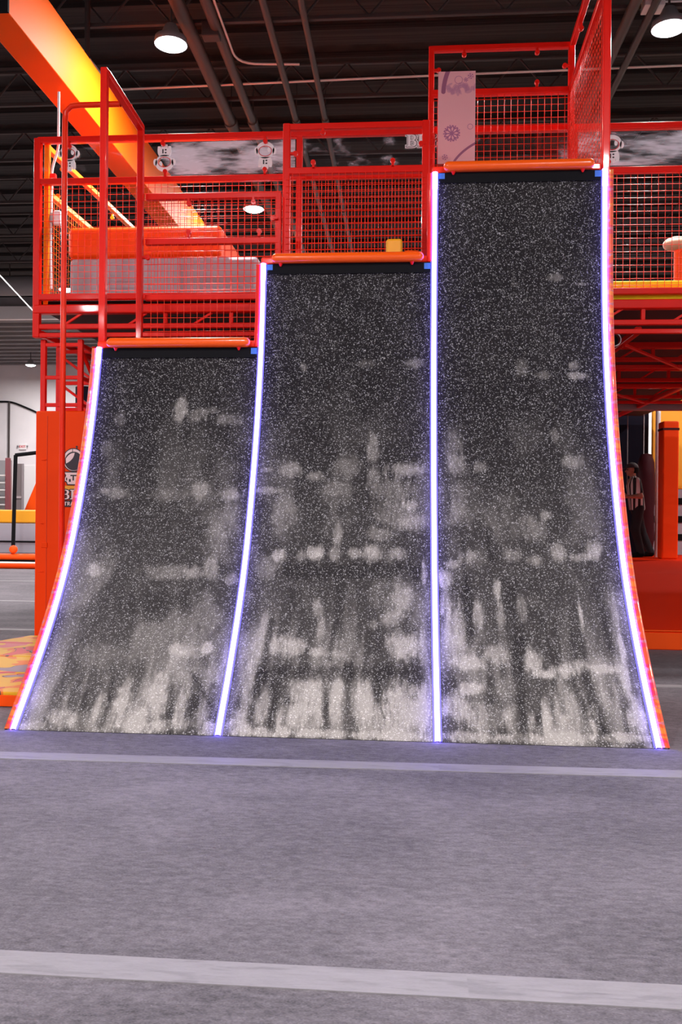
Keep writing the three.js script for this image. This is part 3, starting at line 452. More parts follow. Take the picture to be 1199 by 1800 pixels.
{ // printed sheet hung on the tallest guard
  const a = atZ(771, 128, -2.92), b = atZ(835, 288, -2.92), cw = 256, ch = 640, cv = document.createElement('canvas'); cv.width = cw; cv.height = ch; const q = cv.getContext('2d');
  q.fillStyle = '#eaa9ae'; q.fillRect(0, 0, cw, ch); q.strokeStyle = '#9c5878'; q.lineCap = 'round';
  q.lineWidth = 30; q.beginPath(); q.moveTo(70, -10); q.quadraticCurveTo(40, 60, 36, 140); q.stroke();
  q.lineWidth = 16; q.beginPath(); q.moveTo(106, 640); q.quadraticCurveTo(150, 560, 262, 500); q.stroke();
  q.fillStyle = '#bb7c98'; for (let i = 0; i < 26; i++) { q.globalAlpha = 0.5; q.beginPath(); q.ellipse(70 + 180 * rnd(), 90 + 55 * rnd(), 14 + 16 * rnd(), 8 + 10 * rnd(), rnd() * 3, 0, 7); q.fill(); } q.globalAlpha = 1;
  q.lineWidth = 4; q.strokeStyle = '#a8648a'; const flake = (x, y, r, n) => { for (let i = 0; i < n; i++) { const an = i / n * Math.PI * 2 + 0.3; q.beginPath(); q.moveTo(x, y); q.lineTo(x + r * Math.cos(an), y + r * Math.sin(an)); q.stroke(); for (const s of [-0.5, 0.5]) { q.beginPath(); q.moveTo(x + 0.6 * r * Math.cos(an), y + 0.6 * r * Math.sin(an)); q.lineTo(x + 0.95 * r * Math.cos(an + s * 0.6), y + 0.95 * r * Math.sin(an + s * 0.6)); q.stroke(); } } };
  q.lineWidth = 8; flake(96, 430, 56, 9); q.lineWidth = 3; flake(222, 36, 20, 6); flake(190, 60, 14, 6); q.beginPath(); q.arc(222, 386, 18, 0, 7); q.stroke(); q.beginPath(); q.arc(140, 60, 26, 0, 7); q.stroke(); flake(50, 595, 20, 6);
  const tx = new THREE.CanvasTexture(cv); tx.colorSpace = THREE.SRGBColorSpace;
  const m = new THREE.MeshPhysicalMaterial({ map: tx, roughness: 0.6, side: THREE.DoubleSide });
  const g = new THREE.BoxGeometry(b.x - a.x, a.y - b.y, 0.004, 8, 1, 1); g.translate((a.x + b.x) / 2, (a.y + b.y) / 2, -2.905); single('printed_sheet', g, m, 'pink printed sheet with snowflakes hung on the tallest guard', 'sheet');
}

// ---------------------------------------------------------------- padded pillar at the deck corner
{
  const xa = -3.62, xb = -3.26, za = -3.10, zb = -3.46, t = thing('truss_column', 'red box truss column carrying the deck corner above the orange pad', 'column', [(xa + xb) / 2, FL, (za + zb) / 2]);
  for (const [x, z] of [[xa, za], [xb, za], [xa, zb], [xb, zb]]) part('post', bar([x, FL, z], [x, 2.88, z], 0.05), M.red, t);
  for (const y of [2.26, 2.52, 2.83]) { part('cross_bar', bar([xa, y, za], [xb, y, za], 0.035), M.red, t); part('cross_bar', bar([xb, y, za], [xb, y, zb], 0.035), M.red, t); part('cross_bar', bar([xa, y, zb], [xb, y, zb], 0.035), M.red, t); }
  part('brace', bar([xa, 2.52, zb], [xb, 2.26, zb], 0.025), M.red, t); part('brace', bar([xa, 2.80, zb], [xb, 2.54, zb], 0.025), M.red, t); part('brace', bar([xb, 2.8, za], [xb, 2.54, zb], 0.03), M.red, t);
  // pad
  const L = atZ(63, 722, -3.04).x, R = atZ(151, 722, -3.04).x, top = atZ(100, 722, -3.04).y;
  const p = thing('pillar_pad', 'tall orange vinyl pad wrapped around the column beside the lowest ramp', 'pad', [(L + R) / 2, FL, -3.25]);
  const g = new RoundedBoxGeometry(R - L, top - FL, 0.48, 8, 0.02); { const q = g.attributes.position; for (let i = 0; i < q.count; i++) if (q.getZ(i) > 0.2) q.setZ(i, q.getZ(i) + 0.008 * (fbm(q.getX(i) * 9 + 4, q.getY(i) * 5 + 9, 3) - 0.5)); g.computeVertexNormals(); } g.translate((L + R) / 2, (top + FL) / 2, -3.28);
  part('cover', g, M.pad, p);
  part('seam', box(L + 0.115, L + 0.119, FL + 0.05, top - 0.05, -3.042, -3.035), mat(0.6, 0.04, 0.004, 0.6), p);
  for (const [px, py, w, h] of [[78, 958, .06, .05], [78, 808, .045, .012], [74, 920, .03, .008], [72, 1005, .05, .008]]) { const c = atZ(px, py, -3.035); part('patch', box(c.x - w / 2, c.x + w / 2, c.y - h / 2, c.y + h / 2, -3.042, -3.029, 0.004), M.pad, p); }
  // printed emblem
  const cv = document.createElement('canvas'); cv.width = 320; cv.height = 900; const q = cv.getContext('2d'); q.clearRect(0, 0, 320, 900);
  const ink = '#1c1019', pale = '#f0d3d6'; q.lineJoin = 'round';
  const blob = (fn, f, lw = 12) => { q.beginPath(); fn(); q.fillStyle = f; q.fill(); if (lw) { q.lineWidth = lw; q.strokeStyle = ink; q.stroke(); } };
  blob(() => q.rect(196, 8, 16, 70), ink, 0); blob(() => q.arc(204, 16, 13, 0, 7), ink, 0);
  blob(() => q.ellipse(160, 205, 142, 162, 0, 0, 7), pale); blob(() => q.ellipse(164, 222, 116, 128, 0, 0, 7), '#2b1b2c'); blob(() => { q.moveTo(52, 190); q.quadraticCurveTo(100, 100, 180, 100); q.quadraticCurveTo(170, 210, 56, 262); q.closePath(); }, pale, 6);
  q.lineWidth = 8; q.strokeStyle = ink; q.beginPath(); q.moveTo(150, 45); q.lineTo(146, 96); q.stroke();
  blob(() => { q.moveTo(30, 380); q.lineTo(290, 380); q.lineTo(270, 430); q.lineTo(300, 500); q.lineTo(250, 520); q.lineTo(240, 560); q.lineTo(80, 560); q.lineTo(66, 520); q.lineTo(20, 500); q.lineTo(56, 430); q.closePath(); }, pale, 14);
  for (const [x, y, w, h] of [[120, 420, 90, 18], [150, 420, 20, 80], [100, 480, 26, 40], [200, 470, 26, 50], [60, 460, 16, 40]]) { q.fillStyle = ink; q.fillRect(x, y, w, h); }
  q.fillStyle = '#f0a21c'; q.fillRect(20, 575, 285, 60);
  q.font = 'bold 190px serif'; q.lineWidth = 26; q.strokeStyle = ink; q.fillStyle = pale; q.strokeText('BIG', -6, 768, 330); q.fillText('BIG', -6, 768, 330);
  q.fillStyle = ink; q.fillRect(14, 786, 296, 92); q.fillStyle = pale; q.font = 'bold 74px sans-serif'; q.fillText('TRA', 34, 858);
  const tx = new THREE.CanvasTexture(cv); tx.colorSpace = THREE.SRGBColorSpace;
  const e0 = atZ(110, 783, -3.025), e1 = atZ(150, 894, -3.025), sw = e1.x - e0.x, s = new THREE.PlaneGeometry(sw, e0.y - e1.y); s.translate(e0.x + sw / 2 - 0.006, (e0.y + e1.y) / 2, -3.0305);
  part('emblem_print', s, new THREE.MeshStandardMaterial({ map: tx, alphaTest: 0.5, transparent: false, roughness: 0.5, side: THREE.DoubleSide }), p, 'white and black helmet emblem with lettering');
}

// ---------------------------------------------------------------- printed folding mat
{
  const px = printTexture(1024, 1024, 4, 6, 41), mp = new THREE.MeshPhysicalMaterial({ map: px, roughness: 0.5, specularIntensity: 0.3, side: THREE.DoubleSide });
  const t = thing('folding_mat', 'yellow and pink printed folding mat on floor beside lowest ramp', 'mat', [-3.2, FL, -1.7]);
  const zs = [-0.58, -1.22, -1.88, -2.54, -3.0], y1 = 0.085;
  for (let i = 0; i < 4; i++) {
    const zf = zs[i] - 0.004, zb = zs[i + 1] + 0.004, xl = i < 3 ? -4.3 : -3.85, g = new RoundedBoxGeometry(-2.56 - xl, y1 - FL, zf - zb, 5, 0.02), q = g.attributes.position, uv = g.attributes.uv;
    g.translate((xl - 2.56) / 2, (y1 + FL) / 2, (zf + zb) / 2);
    for (let k = 0; k < q.count; k++) { uv.setXY(k, (q.getX(k) + 4.3) / 2, -q.getZ(k) / 2.6); if (i === 3) q.setX(k, q.getX(k) + (q.getZ(k) < -2.8 && q.getX(k) < -3.6 ? 0.16 : 0)); }
    const pn = part('panel', g, mp, t); part('side_band', box(xl + 0.03, -2.58, FL + 0.004, y1 - 0.02, zf - 0.006, zf + 0.004, 0.003), M.orangePad, pn);
  }
}

// ---------------------------------------------------------------- raised padded floor to the right, with the people side
{
  const sh = new THREE.Shape(); sh.moveTo(0, FL); sh.lineTo(0, 0.165); sh.quadraticCurveTo(0, 0.175, -0.02, 0.178); sh.lineTo(-3.4, 0.475); sh.lineTo(-3.4, FL); sh.lineTo(0, FL);
  const g = new THREE.ExtrudeGeometry(sh, { depth: 6.4, bevelEnabled: false }); g.rotateY(-Math.PI / 2).translate(7.85, 0, -3.52);
  const t = thing('incline_mat', 'red orange vinyl incline mat leading up under the deck', 'mat', [4.6, FL, -3.52]);
  part('cover', g, M.floorVinyl, t); part('front_band', box(1.46, 7.84, FL + 0.005, 0.15, -3.53, -3.512, 0.004), M.orangePad, t); part('edge_piping', rod([1.46, 0.168, -3.517], [7.84, 0.168, -3.517], 0.008, 8), M.orangePad, t);
  single('padded_floor', box(1.45, 7.85, FL, 0.475, -13.2, -6.93, 0.01), M.floorVinyl, 'raised red padded floor under the deck where the person stands', 'platform');
}
const PF = 0.475;
single('back_partition', box(1.5, 4.60, PF, 4.3, -12.6, -12.45), M.darkWall, 'dark partition behind the person under the deck', 'partition');
{ const t = thing('yellow_partition', 'yellow topped partition beyond the orange post pad', 'partition', [5.6, PF, -12.3]); part('yellow_panel', box(4.62, 7.4, 1.75, 4.1, -12.34, -12.24, 0.02), M.yellowPad, t); part('lower_panel', box(4.62, 7.4, PF, 1.75, -12.34, -12.25), M.greyPad, t); for (const y of [0.75, 1.1, 1.45]) part('dark_band', box(4.62, 7.4, y, y + 0.13, -12.25, -12.235), M.black, t); }
{ const a = atZ(1164, 985, -10.6), b = atZ(1195, 740, -10.6), t = thing('post_pad', 'orange red padded post standing under the deck', 'pad', [(a.x + b.x) / 2, PF, -10.75]); part('cover', box(a.x, b.x, PF, b.y, -10.9, -10.6, 0.03), M.pad, t); part('strap', box(a.x - 0.004, b.x + 0.004, b.y - 0.16, b.y - 0.12, -10.905, -10.595, 0.004), M.maroon, t); part('post', rod([(a.x + b.x) / 2, b.y - 0.01, -10.75], [(a.x + b.x) / 2, 2.9, -10.75], 0.06, 12), M.yellowSteel, t); }
{ const a = atZ(1156, 900, -11.3); single('white_post', rod([a.x, PF, -11.3], [a.x, 3.4, -11.3], 0.045, 14), M.white, 'thin white post next to the orange padded post', 'post'); }
part('cross_beam', bar([1.6, 2.92, -8.75], [8, 2.92, -8.75], 0.13, 0.1), M.greyBeam, deck, 'grey horizontal beam');
{ const a = atZ(1137, 770, -11.9), t = thing('hanging_bag', 'dark maroon hanging bag behind the person', 'punching bag', [a.x, PF + 0.1, -11.9]);
  const pr = [[0.02, 0.55], [0.13, 0.58], [0.16, 0.8], [0.15, 1.3], [0.17, 1.8], [0.15, 2.25], [0.10, 2.40], [0.02, 2.42]].map(([r, y]) => new THREE.Vector2(r, y)); part('bag', new THREE.LatheGeometry(pr, 20).translate(a.x, 0, -11.9), M.maroon, t);
  part('strap', bar([a.x - 0.05, 2.40, -11.9], [a.x - 0.05, 3.17, -11.9], 0.035, 0.01), M.white, t); }
{ const a = atZ(1111, 780, -11.8); single('grey_strap', bar([a.x, 1.75, -12.1], [a.x, 3.17, -12.1], 0.03, 0.012), M.greyBeam, 'thin grey strap hanging behind the person', 'strap'); }
single('dark_curtain', (() => { const g = new THREE.PlaneGeometry(5.4, 2.9, 120, 1), p = g.attributes.position; for (let i = 0; i < p.count; i++) p.setZ(i, 0.05 * Math.sin(p.getX(i) * 14) + 0.02 * Math.sin(p.getX(i) * 31 + 1)); g.computeVertexNormals(); return g.translate(-1.85, FL + 1.45, -6.2); })(), M.darkWall, 'dark curtain hanging under the deck behind the truss column', 'curtain');
{ // small dark lamp with pale ring on the truss
  const a = atZ(1079, 600, -3.3), t = thing('cable_coil', 'small dark fitting with pale loop under the deck truss', 'fitting', [a.x, a.y - 0.08, -3.3]); part('body', new THREE.SphereGeometry(0.045, 14, 10).scale(1, 1.3, 0.8).translate(a.x, a.y, -3.3), M.black, t); part('loop', new THREE.TorusGeometry(0.06, 0.006, 6, 20).translate(a.x, a.y + 0.01, -3.27), M.white, t); part('hanger', rod([a.x, a.y + 0.05, -3.3], [a.x, 3.17, -3.3], 0.008, 6), M.black, t);
}

// ---------------------------------------------------------------- the person under the deck
function sdfMesh(fn, c, half, res) {
  const mc = new MarchingCubes(res, M.black, false, false, 60000); mc.isolation = 0; const hs = res / 2;
  for (let k = 0; k < res; k++) for (let j = 0; j < res; j++) for (let i = 0; i < res; i++) mc.field[i + j * res + k * res * res] = -fn(c[0] + (i - hs) / hs * half, c[1] + (j - hs) / hs * half, c[2] + (k - hs) / hs * half);
  mc.update(); const n = mc.count, p = new Float32Array(n * 3); for (let i = 0; i < n; i++) for (let q = 0; q < 3; q++) p[3 * i + q] = c[q] + mc.positionArray[3 * i + q] * half;
  let g = new THREE.BufferGeometry(); g.setAttribute('position', new THREE.BufferAttribute(p, 3)); g = mergeVertices(g, 1e-4); g.computeVertexNormals(); g.setAttribute('uv', new THREE.BufferAttribute(new Float32Array(g.attributes.position.count * 2), 2)); return g;
}
const capsule = (x, y, z, [ax, ay, az, ra], [bx, by, bz, rb]) => { const px = x - ax, py = y - ay, pz = z - az, dx = bx - ax, dy = by - ay, dz = bz - az, t = clamp((px * dx + py * dy + pz * dz) / (dx * dx + dy * dy + dz * dz)); return Math.hypot(px - t * dx, py - t * dy, pz - t * dz) - (ra + (rb - ra) * t); };
const smin = (a, b, k) => { const h = clamp(0.5 + 0.5 * (b - a) / k); return b + (a - b) * h - k * h * (1 - h); };
const union = (caps, k) => (x, y, z) => { let d = 9; for (const [a, b] of caps) d = smin(d, capsule(x, y, z, a, b), k); return d; };
{
  const o = atZ(1117, 978, -11.2), t = thing('person', 'person in striped referee shirt, dark trousers and cap under the deck', 'person', [o.x, PF, -11.2]);
  const at = (g) => g.translate(o.x, PF, -11.2);
  // local frame: facing -x, left/right along z, feet at y = 0
  const hip = 0.90, sh = 1.38, lean = -0.03;
  const J = { hipL: [0.03, hip, 0.09], hipR: [0.03, hip, -0.09], kneeL: [-0.03, 0.50, 0.11], kneeR: [0.13, 0.50, -0.11], ankL: [0.07, 0.09, 0.12], ankR: [0.31, 0.09, -0.13], shL: [0.0 + lean, sh, 0.19], shR: [0.0 + lean, sh, -0.19], elL: [0.05 + lean, 1.11, 0.24], elR: [0.06 + lean, 1.11, -0.24], wrL: [-0.15 + lean, 1.10, 0.16], wrR: [-0.17 + lean, 1.13, -0.14] };
  const c = (p, r) => [...p, r];
  const body = [[c([lean, 1.36, 0], .07), c([lean - 0.03, 1.50, 0], .055)], [c([0.02, .95, 0], .12), c([lean, 1.33, 0], .13)],
    [c(J.shL, .055), c(J.elL, .043)], [c(J.elL, .043), c(J.wrL, .030)], [c(J.shR, .055), c(J.elR, .043)], [c(J.elR, .043), c(J.wrR, .030)], [c(J.hipL, .085), c(J.kneeL, .058)], [c(J.kneeL, .058), c(J.ankL, .04)], [c(J.hipR, .085), c(J.kneeR, .058)], [c(J.kneeR, .058), c(J.ankR, .04)]];
  const head = [[c([lean - 0.05, 1.585, 0], .085), c([lean - 0.035, 1.635, 0], .092)], [c([lean - 0.085, 1.535, 0], .052), c([lean - 0.06, 1.58, 0], .07)], [c([lean - 0.138, 1.585, 0], .010), c([lean - 0.155, 1.565, 0], .014)], [c([lean - 0.118, 1.528, -0.014], .011), c([lean - 0.118, 1.528, 0.014], .011)], [c([lean - 0.035, 1.60, 0.088], .016), c([lean - 0.03, 1.575, 0.09], .012)], [c([lean - 0.035, 1.60, -0.088], .016), c([lean - 0.03, 1.575, -0.09], .012)], [c([lean - 0.02, 1.46, 0], .055), c([lean - 0.035, 1.55, 0], .058)]];
  const hand = (w, s) => { const fs = [[c(w, .028), c([w[0] - 0.055, w[1] + 0.004, w[2] - 0.01 * s], .030)]]; for (let i = 0; i < 4; i++) { const y = w[1] + 0.026 - 0.018 * i, L = [0.062, 0.07, 0.066, 0.05][i], b = [w[0] - 0.075, y, w[2] - 0.012 * s], m = [b[0] - L * 0.6, y, b[2] - 0.012 * s]; fs.push([c(b, .0095), c(m, .009)], [c(m, .009), c([m[0] - L * 0.25, y - 0.004, m[2] - L * 0.5 * s], .008)]); } fs.push([c([w[0] - 0.025, w[1] + 0.02, w[2]], .012), c([w[0] - 0.05, w[1] + 0.055, w[2] - 0.008 * s], .011)], [c([w[0] - 0.05, w[1] + 0.055, w[2] - 0.008 * s], .011), c([w[0] - 0.08, w[1] + 0.064, w[2] - 0.02 * s], .009)]); return fs; };
  part('body', [at(sdfMesh(union(body, 0.03), [0, 0.8, 0], 0.86, 120)), at(sdfMesh(union(head, 0.02), [lean - 0.05, 1.57, 0], 0.17, 84)), at(sdfMesh(union(hand(J.wrL, 1), 0.008), [J.wrL[0] - 0.07, J.wrL[1] + 0.01, J.wrL[2]], 0.12, 72)), at(sdfMesh(union(hand(J.wrR, -1), 0.008), [J.wrR[0] - 0.07, J.wrR[1] + 0.01, J.wrR[2]], 0.12, 72))].map((g) => g.toNonIndexed()), M.skin, t);
  const torso = union([[c([0.025, .90, 0.06], .125), c([lean, 1.30, 0.07], .125)], [c([0.025, .90, -0.06], .125), c([lean, 1.30, -0.07], .125)], [c([lean, 1.37, 0.13], .075), c([lean, 1.37, -0.13], .075)], [c(J.shL, .073), c([0.035 + lean, 1.20, 0.225], .062)], [c(J.shR, .073), c([0.035 + lean, 1.20, -0.225], .062)], [c([lean - 0.01, 1.40, 0], .07), c([lean - 0.02, 1.455, 0], .062)]], 0.04);
  const shirt = at(sdfMesh((x, y, z) => Math.max(torso(x, y, z), 0.86 - y), [0, 1.14, 0], 0.42, 110));
  { const p = shirt.attributes.position, uv = shirt.attributes.uv; for (let i = 0; i < p.count; i++) { const x = p.getX(i) - o.x, z = p.getZ(i) + 11.2; uv.setXY(i, Math.atan2(z, -(x - lean)) / (2 * Math.PI) + 0.5, p.getY(i)); } }
  const stripes = dataTex(512, 4, (u) => (Math.floor(u * 26) % 2 ? [0.72, 0.70, 0.70] : [0.012, 0.011, 0.013])); part('striped_shirt', shirt, new THREE.MeshStandardMaterial({ map: stripes, roughness: 0.85, side: THREE.DoubleSide }), t, 'black and white striped shirt');
  const legs = union([[c([0.03, .93, 0], .128), c([0.03, .88, 0], .12)], [c(J.hipL, .105), c(J.kneeL, .078)], [c(J.kneeL, .078), c(J.ankL, .066)], [c(J.hipR, .105), c(J.kneeR, .078)], [c(J.kneeR, .078), c(J.ankR, .066)]], 0.035);
  part('trousers', at(sdfMesh((x, y, z) => Math.max(legs(x, y, z), 0.07 - y), [0.02, 0.52, 0], 0.56, 100)), mat(0.010, 0.010, 0.014, 0.85), t, 'dark trousers');
  for (const [a, n] of [[J.ankL, 1], [J.ankR, -1]]) { const f = union([[c([a[0] + 0.02, 0.052, a[2]], .045), c([a[0] - 0.15, 0.04, a[2] + 0.02 * n], .038)], [c([a[0] + 0.01, 0.09, a[2]], .045), c([a[0] - 0.04, 0.07, a[2]], .045)]], 0.03); part('shoe', at(sdfMesh((x, y, z) => Math.max(f(x, y, z), -y), [a[0] - 0.06, 0.06, a[2]], 0.17, 56)), M.black, t); }
  const dome = (x, y, z) => Math.max(Math.hypot((x - lean + 0.04) / 1.08, (y - 1.63) * 1.05, z) - 0.108, 1.632 - y), bill = (x, y, z) => Math.max(Math.hypot((x - lean + 0.12) / 1.25, z * 1.1) - 0.088, Math.abs(y - 1.638 + 0.32 * (lean - 0.12 - x)) - 0.008);
  part('cap', at(sdfMesh((x, y, z) => Math.min(dome(x, y, z), bill(x, y, z)), [lean - 0.08, 1.68, 0], 0.2, 80)), mat(0.055, 0.045, 0.05, 0.8), t, 'dark grey cap');
  const hairD = (x, y, z) => Math.max(Math.hypot(x - lean + 0.022, (y - 1.60) * 0.95, z) - 0.104, x > lean - 0.03 ? -1 : 1, 1.535 - y); part('hair', at(sdfMesh(hairD, [lean, 1.6, 0], 0.16, 64)), M.black, t);
  for (const s of [-1, 1]) part('eye', new THREE.SphereGeometry(0.012, 10, 8).translate(o.x + lean - 0.128, PF + 1.597, -11.2 + 0.035 * s), M.black, t);
}

// ---------------------------------------------------------------- background on the left
{ const t = thing('court_wall', 'long grey padded court wall with yellow top beyond the low barrier', 'wall', [-11.7, FL, -16.3]);
  part('base', box(-16, -7.4, FL, 0.12, -16.6, -16.0), M.greyBeam, t); part('padding', box(-16, -7.4, 0.12, 0.885, -16.6, -16.0, 0.03), M.greyPad, t, 'grey padding'); part('top_pad', box(-16, -7.4, 0.885, 1.215, -16.65, -15.98, 0.04), M.yellowPad, t, 'yellow top pad'); part('cord', rod([-16, 0.42, -15.98], [-7.4, 0.42, -15.98], 0.02, 8), M.black, t, 'black cord'); }
single('bumper_tube', rod([-14, FL + 0.06, -12.6], [-5.9, FL + 0.06, -12.6], 0.06, 14), M.pad, 'red orange bumper tube lying on the floor', 'bumper');
{ const t = thing('bumper_bench', 'orange padded bar over a dark gap in front of the grey wall', 'bumper', [-9.5, FL, -14.4]); part('pad', rod([-14, 0.13, -14.4], [-6.4, 0.13, -14.4], 0.075, 14), M.orangePad, t); part('foot', box(-14, -6.4, FL, 0.06, -14.45, -14.35), M.black, t); part('deck', box(-14, -6.4, FL, 0.03, -14.2, -13.0, 0.01), M.white, t); }
{ const c = atZ(24, 976, -14.4); single('ball', new THREE.SphereGeometry(0.095, 24, 16).translate(c.x, 0.302, -14.4), M.orangePad, 'orange ball resting on the padded bar', 'ball'); }
{ // goal frame
  const z = -14.9, a = atZ(28, 800, z), b = atZ(80, 789, z), f = atZ(23, 975, z), t = thing('goal_frame', 'black padded goal frame in front of the grey wall', 'goal', [f.x, FL, z]);
  part('post', rod([f.x, FL, z], [a.x, a.y, z], 0.045, 12), M.black, t); part('crossbar', rod([a.x, a.y, z], [b.x + 0.6, b.y, z], 0.045, 12), M.black, t); part('post', rod([b.x + 0.6, FL, z], [b.x + 0.6, b.y, z], 0.045, 12), M.black, t);
}
{ // rung tower
  const z = -19, a = atZ(0, 805, z), b = atZ(17, 895, z), t = thing('climbing_tower', 'climbing tower with dark red posts and pale rungs by far wall', 'ladder', [(a.x + b.x) / 2, FL, z]), m = mat(0.20, 0.05, 0.06, 0.6);
  for (const x of [a.x - 0.35, b.x - 0.05]) part('post', box(x - 0.06, x + 0.06, FL, a.y, z - 0.06, z + 0.06, 0.01), m, t);
  for (let i = 0; i < 9; i++) part('rung', box(a.x - 0.35, b.x - 0.1, 0.5 + i * 0.21, 0.53 + i * 0.21, z - 0.1, z + 0.1), M.white, t);
  part('back_panel', box(a.x - 0.35, b.x - 0.1, 0.3, a.y - 0.05, z - 0.35, z - 0.30), M.lampBody, t);
}
{ // exit sign
  const z = ZB + 0.06, c = atZ(40, 785, z), t = thing('exit_sign', 'small white exit sign with red letters on the far wall', 'sign', [c.x, c.y - 0.12, ZB]);
  part('housing', box(c.x - 0.13, c.x + 0.13, c.y - 0.11, c.y + 0.11, ZB, z, 0.015), M.white, t);
  const font = await new FontLoader().loadAsync('fonts/droid/droid_sans_bold.typeface.json'), g = new TextGeometry('EXIT', { font, size: 0.085, depth: 0.004, curveSegments: 3 }); g.computeBoundingBox(); const bb = g.boundingBox; g.translate(c.x - (bb.max.x + bb.min.x) / 2, c.y - 0.042, z); part('lettering', g, M.stickerRed, t, 'red letters');
  for (const s of [-1, 1]) part('lamp_head', new THREE.SphereGeometry(0.035, 12, 8).translate(c.x + 0.18 * s, c.y + 0.02, z), M.lampBody, t);
}
{ // bright door leaf, tan panels and orange slide on the far wall
  const z = ZB + 0.03, a = atZ(43, 818, z), b = atZ(66, 895, z); const d = structure('door_1', box(a.x, b.x + 0.4, FL, a.y, ZB, z, 0.01), M.white, 'white door leaf in the far wall'); part('door_handle', rod([a.x + 0.1, 1.05, z + 0.03], [a.x + 0.24, 1.05, z + 0.03], 0.015, 8), M.lampBody, d); part('door_frame', box(a.x - 0.08, a.x - 0.02, FL, a.y + 0.06, ZB, z + 0.02), M.greyBeam, d);
  const e = atZ(26, 815, z); const p = thing('wall_panel', 'taupe wall panel with pale rail beside the white door', 'panel', [(e.x + a.x) / 2, FL, z]); part('board', box(e.x, a.x - 0.09, FL, e.y, ZB, z, 0.01), mat(0.20, 0.165, 0.165, 0.7), p); part('rail', box(e.x, a.x - 0.09, 1.6, 1.68, z, z + 0.03), mat(0.45, 0.38, 0.38, 0.6), p);
  const s0 = atZ(42, 897, -20), s1 = atZ(66, 845, -20), sh = new THREE.Shape(); sh.moveTo(0, 0); sh.lineTo(s1.x + 0.5 - s0.x, 0); sh.lineTo(s1.x + 0.5 - s0.x, s1.y + 0.4); sh.lineTo(s1.x - s0.x, s1.y); sh.lineTo(0, 1.1); const g = new THREE.ExtrudeGeometry(sh, { depth: 1.2, bevelEnabled: true, bevelSize: 0.02, bevelThickness: 0.02, bevelSegments: 1 }); g.translate(s0.x, FL, -21.2); single('foam_slide', g, M.orangePad, 'orange sloped foam slide behind the padded court wall', 'slide');
}
{ const pts = [[-6, 706], [20, 707], [45, 716], [78, 731]].map(([x, y]) => atZ(x, y, ZB + 0.05).toArray()); single('wall_cable', new THREE.TubeGeometry(new THREE.CatmullRomCurve3(pts.map((p) => V(...p))), 40, 0.035, 6), M.black, 'dark cable sagging across the far wall', 'cable'); }
{ const a = atZ(12, 705, -24.7), b = atZ(12, 890, -24.7); single('drop_pipe', rod([a.x, b.y, -24.9], [a.x, a.y, -24.9], 0.035, 8), M.steelDark, 'dark vertical pipe on the far wall near climbing tower', 'pipe'); }
{ // round duct and hanging frame under the roof at the left
  const a = atZ(0, 503, -14), b = atZ(80, 500, -14); const t = thing('round_duct', 'grey round duct hanging under the dark roof', 'duct', [b.x, a.y, -14]); part('duct', rod([-19.5, a.y, -14], [-4.6, a.y, -14], 0.22, 20), M.ceilGrey, t); for (let x = -18; x < -4.8; x += 2.2) part('hanger', rod([x, a.y + 0.2, -14], [x, CEIL, -14], 0.012, 6), M.steelDark, t); for (let x = -17; x < -5; x += 1.5) part('band', rod([x - 0.02, a.y, -14], [x + 0.02, a.y, -14], 0.228, 20), M.lampBody, t);
  const p = atZ(-8, 475, -10), q = atZ(64, 552, -10); single('tension_cable', rod(p.toArray(), q.toArray(), 0.012, 6), M.white, 'thin pale cable slanting towards the deck corner', 'cable');
}

// ---------------------------------------------------------------- roof steel, pipes, lamps
{ // big yellow beam
  const t = thing('overhead_beam', 'large yellow orange box beam running under the roof', 'beam', [-3.57, 5.3, -1.9]);
  part('beam_body', box(-3.71, -3.43, 5.30, 5.87, -24.9, -1.90, 0.012), M.beam, t); part('end_plate', box(-3.73, -3.41, 5.28, 5.89, -1.905, -1.88), M.black, t);
  for (let z = -4; z > -15; z -= 5) part('hanger', rod([-3.57, 5.87, z], [-3.57, CEIL, z], 0.03, 8), M.steelDark, t);
}
const joistGroup = 'open web roof joists';
for (let k = 0; k < 9; k++) {
  const z = 0.95 - 1.68 * k, t = thing('roof_joist', 'dark open web steel joist spanning under the dark roof', 'joist', [0, 6.4, z], joistGroup), y0 = 6.42, y1 = 6.83;
  part('bottom_chord', bar([-9, y0, z], [12, y0, z], 0.045), M.steelDark, t); part('top_chord', bar([-9, y1, z], [12, y1, z], 0.05), M.steelDark, t);
  for (let x = -9; x < 11.9; x += 0.7) { part('web_bar', rod([x, y0, z], [x + 0.35, y1, z], 0.013, 5), M.steelDark, t); part('web_bar', rod([x + 0.35, y1, z], [x + 0.7, y0, z], 0.013, 5), M.steelDark, t); }
}
for (const [x, r, l] of [[-2.50, 0.075, 'thick dark pipe under the roof next to the lamp'], [-2.21, 0.055, 'dark pipe under the roof beside the thick pipe'], [-1.64, 0.04, 'dark slim pipe under the roof over the middle ramp'], [-1.26, 0.035, 'slimmest dark pipe under the roof over the middle ramp'], [2.05, 0.055, 'dark pipe under the roof beside the lamp over the deck end'], [2.25, 0.04, 'dark slim pipe next to the lamp over the deck end']]) {
  const t = thing('roof_pipe', l, 'pipe', [x, 6.3, -6]); part('pipe', rod([x, 6.345, -1.5], [x, 6.345, -16.2], r, 12), M.pipeDark, t); for (let z = -2.9; z > -16; z -= 3.36) { part('coupling', rod([x, 6.345, z - 0.06], [x, 6.345, z + 0.06], r + 0.012, 12), M.pipeDark, t); part('hanger', rod([x, 6.345 + r, z], [x, CEIL, z], 0.008, 5), M.steelDark, t); }
}
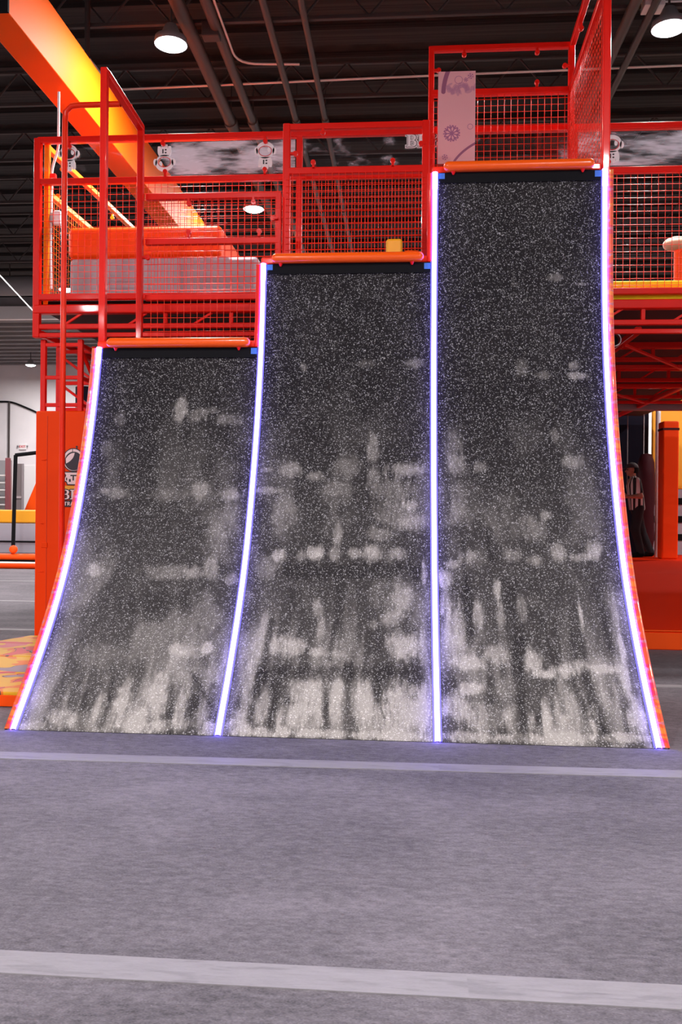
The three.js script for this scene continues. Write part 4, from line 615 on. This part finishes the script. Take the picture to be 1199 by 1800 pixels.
{ const y = 6.36, P = (px, py) => atY(px, py, y).toArray(), a = P(110, 42), b = P(200, 158), c = P(755, 133), d = P(1199, 115);
  single('conduit', bentTube([[a[0] - 0.25, y, a[2] + 0.02], a, [b[0], y, b[2]], [c[0], y, c[2]], [d[0], y, d[2]], [9, y, d[2]]], 0.014, 0.14, 8), M.conduit, 'long pale conduit crossing under the roof above the whole deck', 'conduit');
  const e = P(372, -12), f = P(417, 112), g = P(527, 113); single('conduit', bentTube([[e[0], y, 1.5], e, f, g], 0.014, 0.25, 8), M.conduit, 'pale conduit bending sideways under the roof beside the thick pipe', 'conduit'); }
{ const p = atY(1148, 16, 6.35), t = thing('junction_box', 'pale square box under the roof beside the lamp over deck end', 'box', p.toArray()); part('case', box(p.x - 0.10, p.x + 0.10, 6.34, 6.46, p.z - 0.09, p.z + 0.09, 0.01), M.white, t); part('stem', rod([p.x, 6.45, p.z], [p.x, CEIL, p.z], 0.012, 6), M.steelDark, t); part('arm', rod([p.x + 0.1, 6.42, p.z], [p.x + 0.3, 6.42, p.z], 0.01, 6), M.white, t); }
{ const p = atY(372, 60, 6.3); single('cable_box', box(p.x - 0.09, p.x + 0.09, 6.25, 6.42, p.z - 0.07, p.z + 0.07, 0.01), M.steelDark, 'dark square box hanging from the joist beside the thick pipe', 'box'); }
const near = { '-2.6,-3.75': 'round high bay lamp under the roof beside the thick pipe', '2.34,-3.75': 'round high bay lamp under the roof near the pale junction box', '-2.6,-8.5': 'round high bay lamp seen through the deck mesh behind padded block' };
for (const x of LAMP_COLS) for (const z of LAMP_ROWS) {
  if (Math.abs(x + 3.57) < 0.4) continue; const far = z < -16.5, y = far ? 5.95 : 6.0, top = far ? 6.42 : CEIL;
  const t = thing('high_bay_lamp', near[x + ',' + z] || 'round white high bay lamp in the rows under the roof', 'lamp', [x, y, z], 'high bay lamps');
  part('housing', new THREE.LatheGeometry([[0.165, 0.004], [0.17, 0.02], [0.16, 0.07], [0.10, 0.11], [0.06, 0.20], [0.0, 0.205]].map(([r, h]) => new THREE.Vector2(r, h)), 24).translate(x, y, z), M.lampBody, t);
  part('lens', new THREE.LatheGeometry([[0.0, -0.040], [0.07, -0.035], [0.13, -0.012], [0.155, 0.006]].map(([r, h]) => new THREE.Vector2(r, h)), 24).translate(x, y, z), M.lens, t, 'glowing lens');
  part('stem', rod([x, y + 0.2, z], [x, top, z], 0.012, 6), M.steelDark, t);
  const l = new THREE.RectAreaLight(LAMP_COLOR, LAMP_RADIANCE, 0.25, 0.25); l.position.set(0, -0.046, 0); l.rotation.x = -Math.PI / 2; l.name = 'lamp_light'; t.add(l);
}

scene.traverse((o) => { if (o.isLight && !o.isRectAreaLight) o.castShadow = true; });
renderer.render(scene, camera);
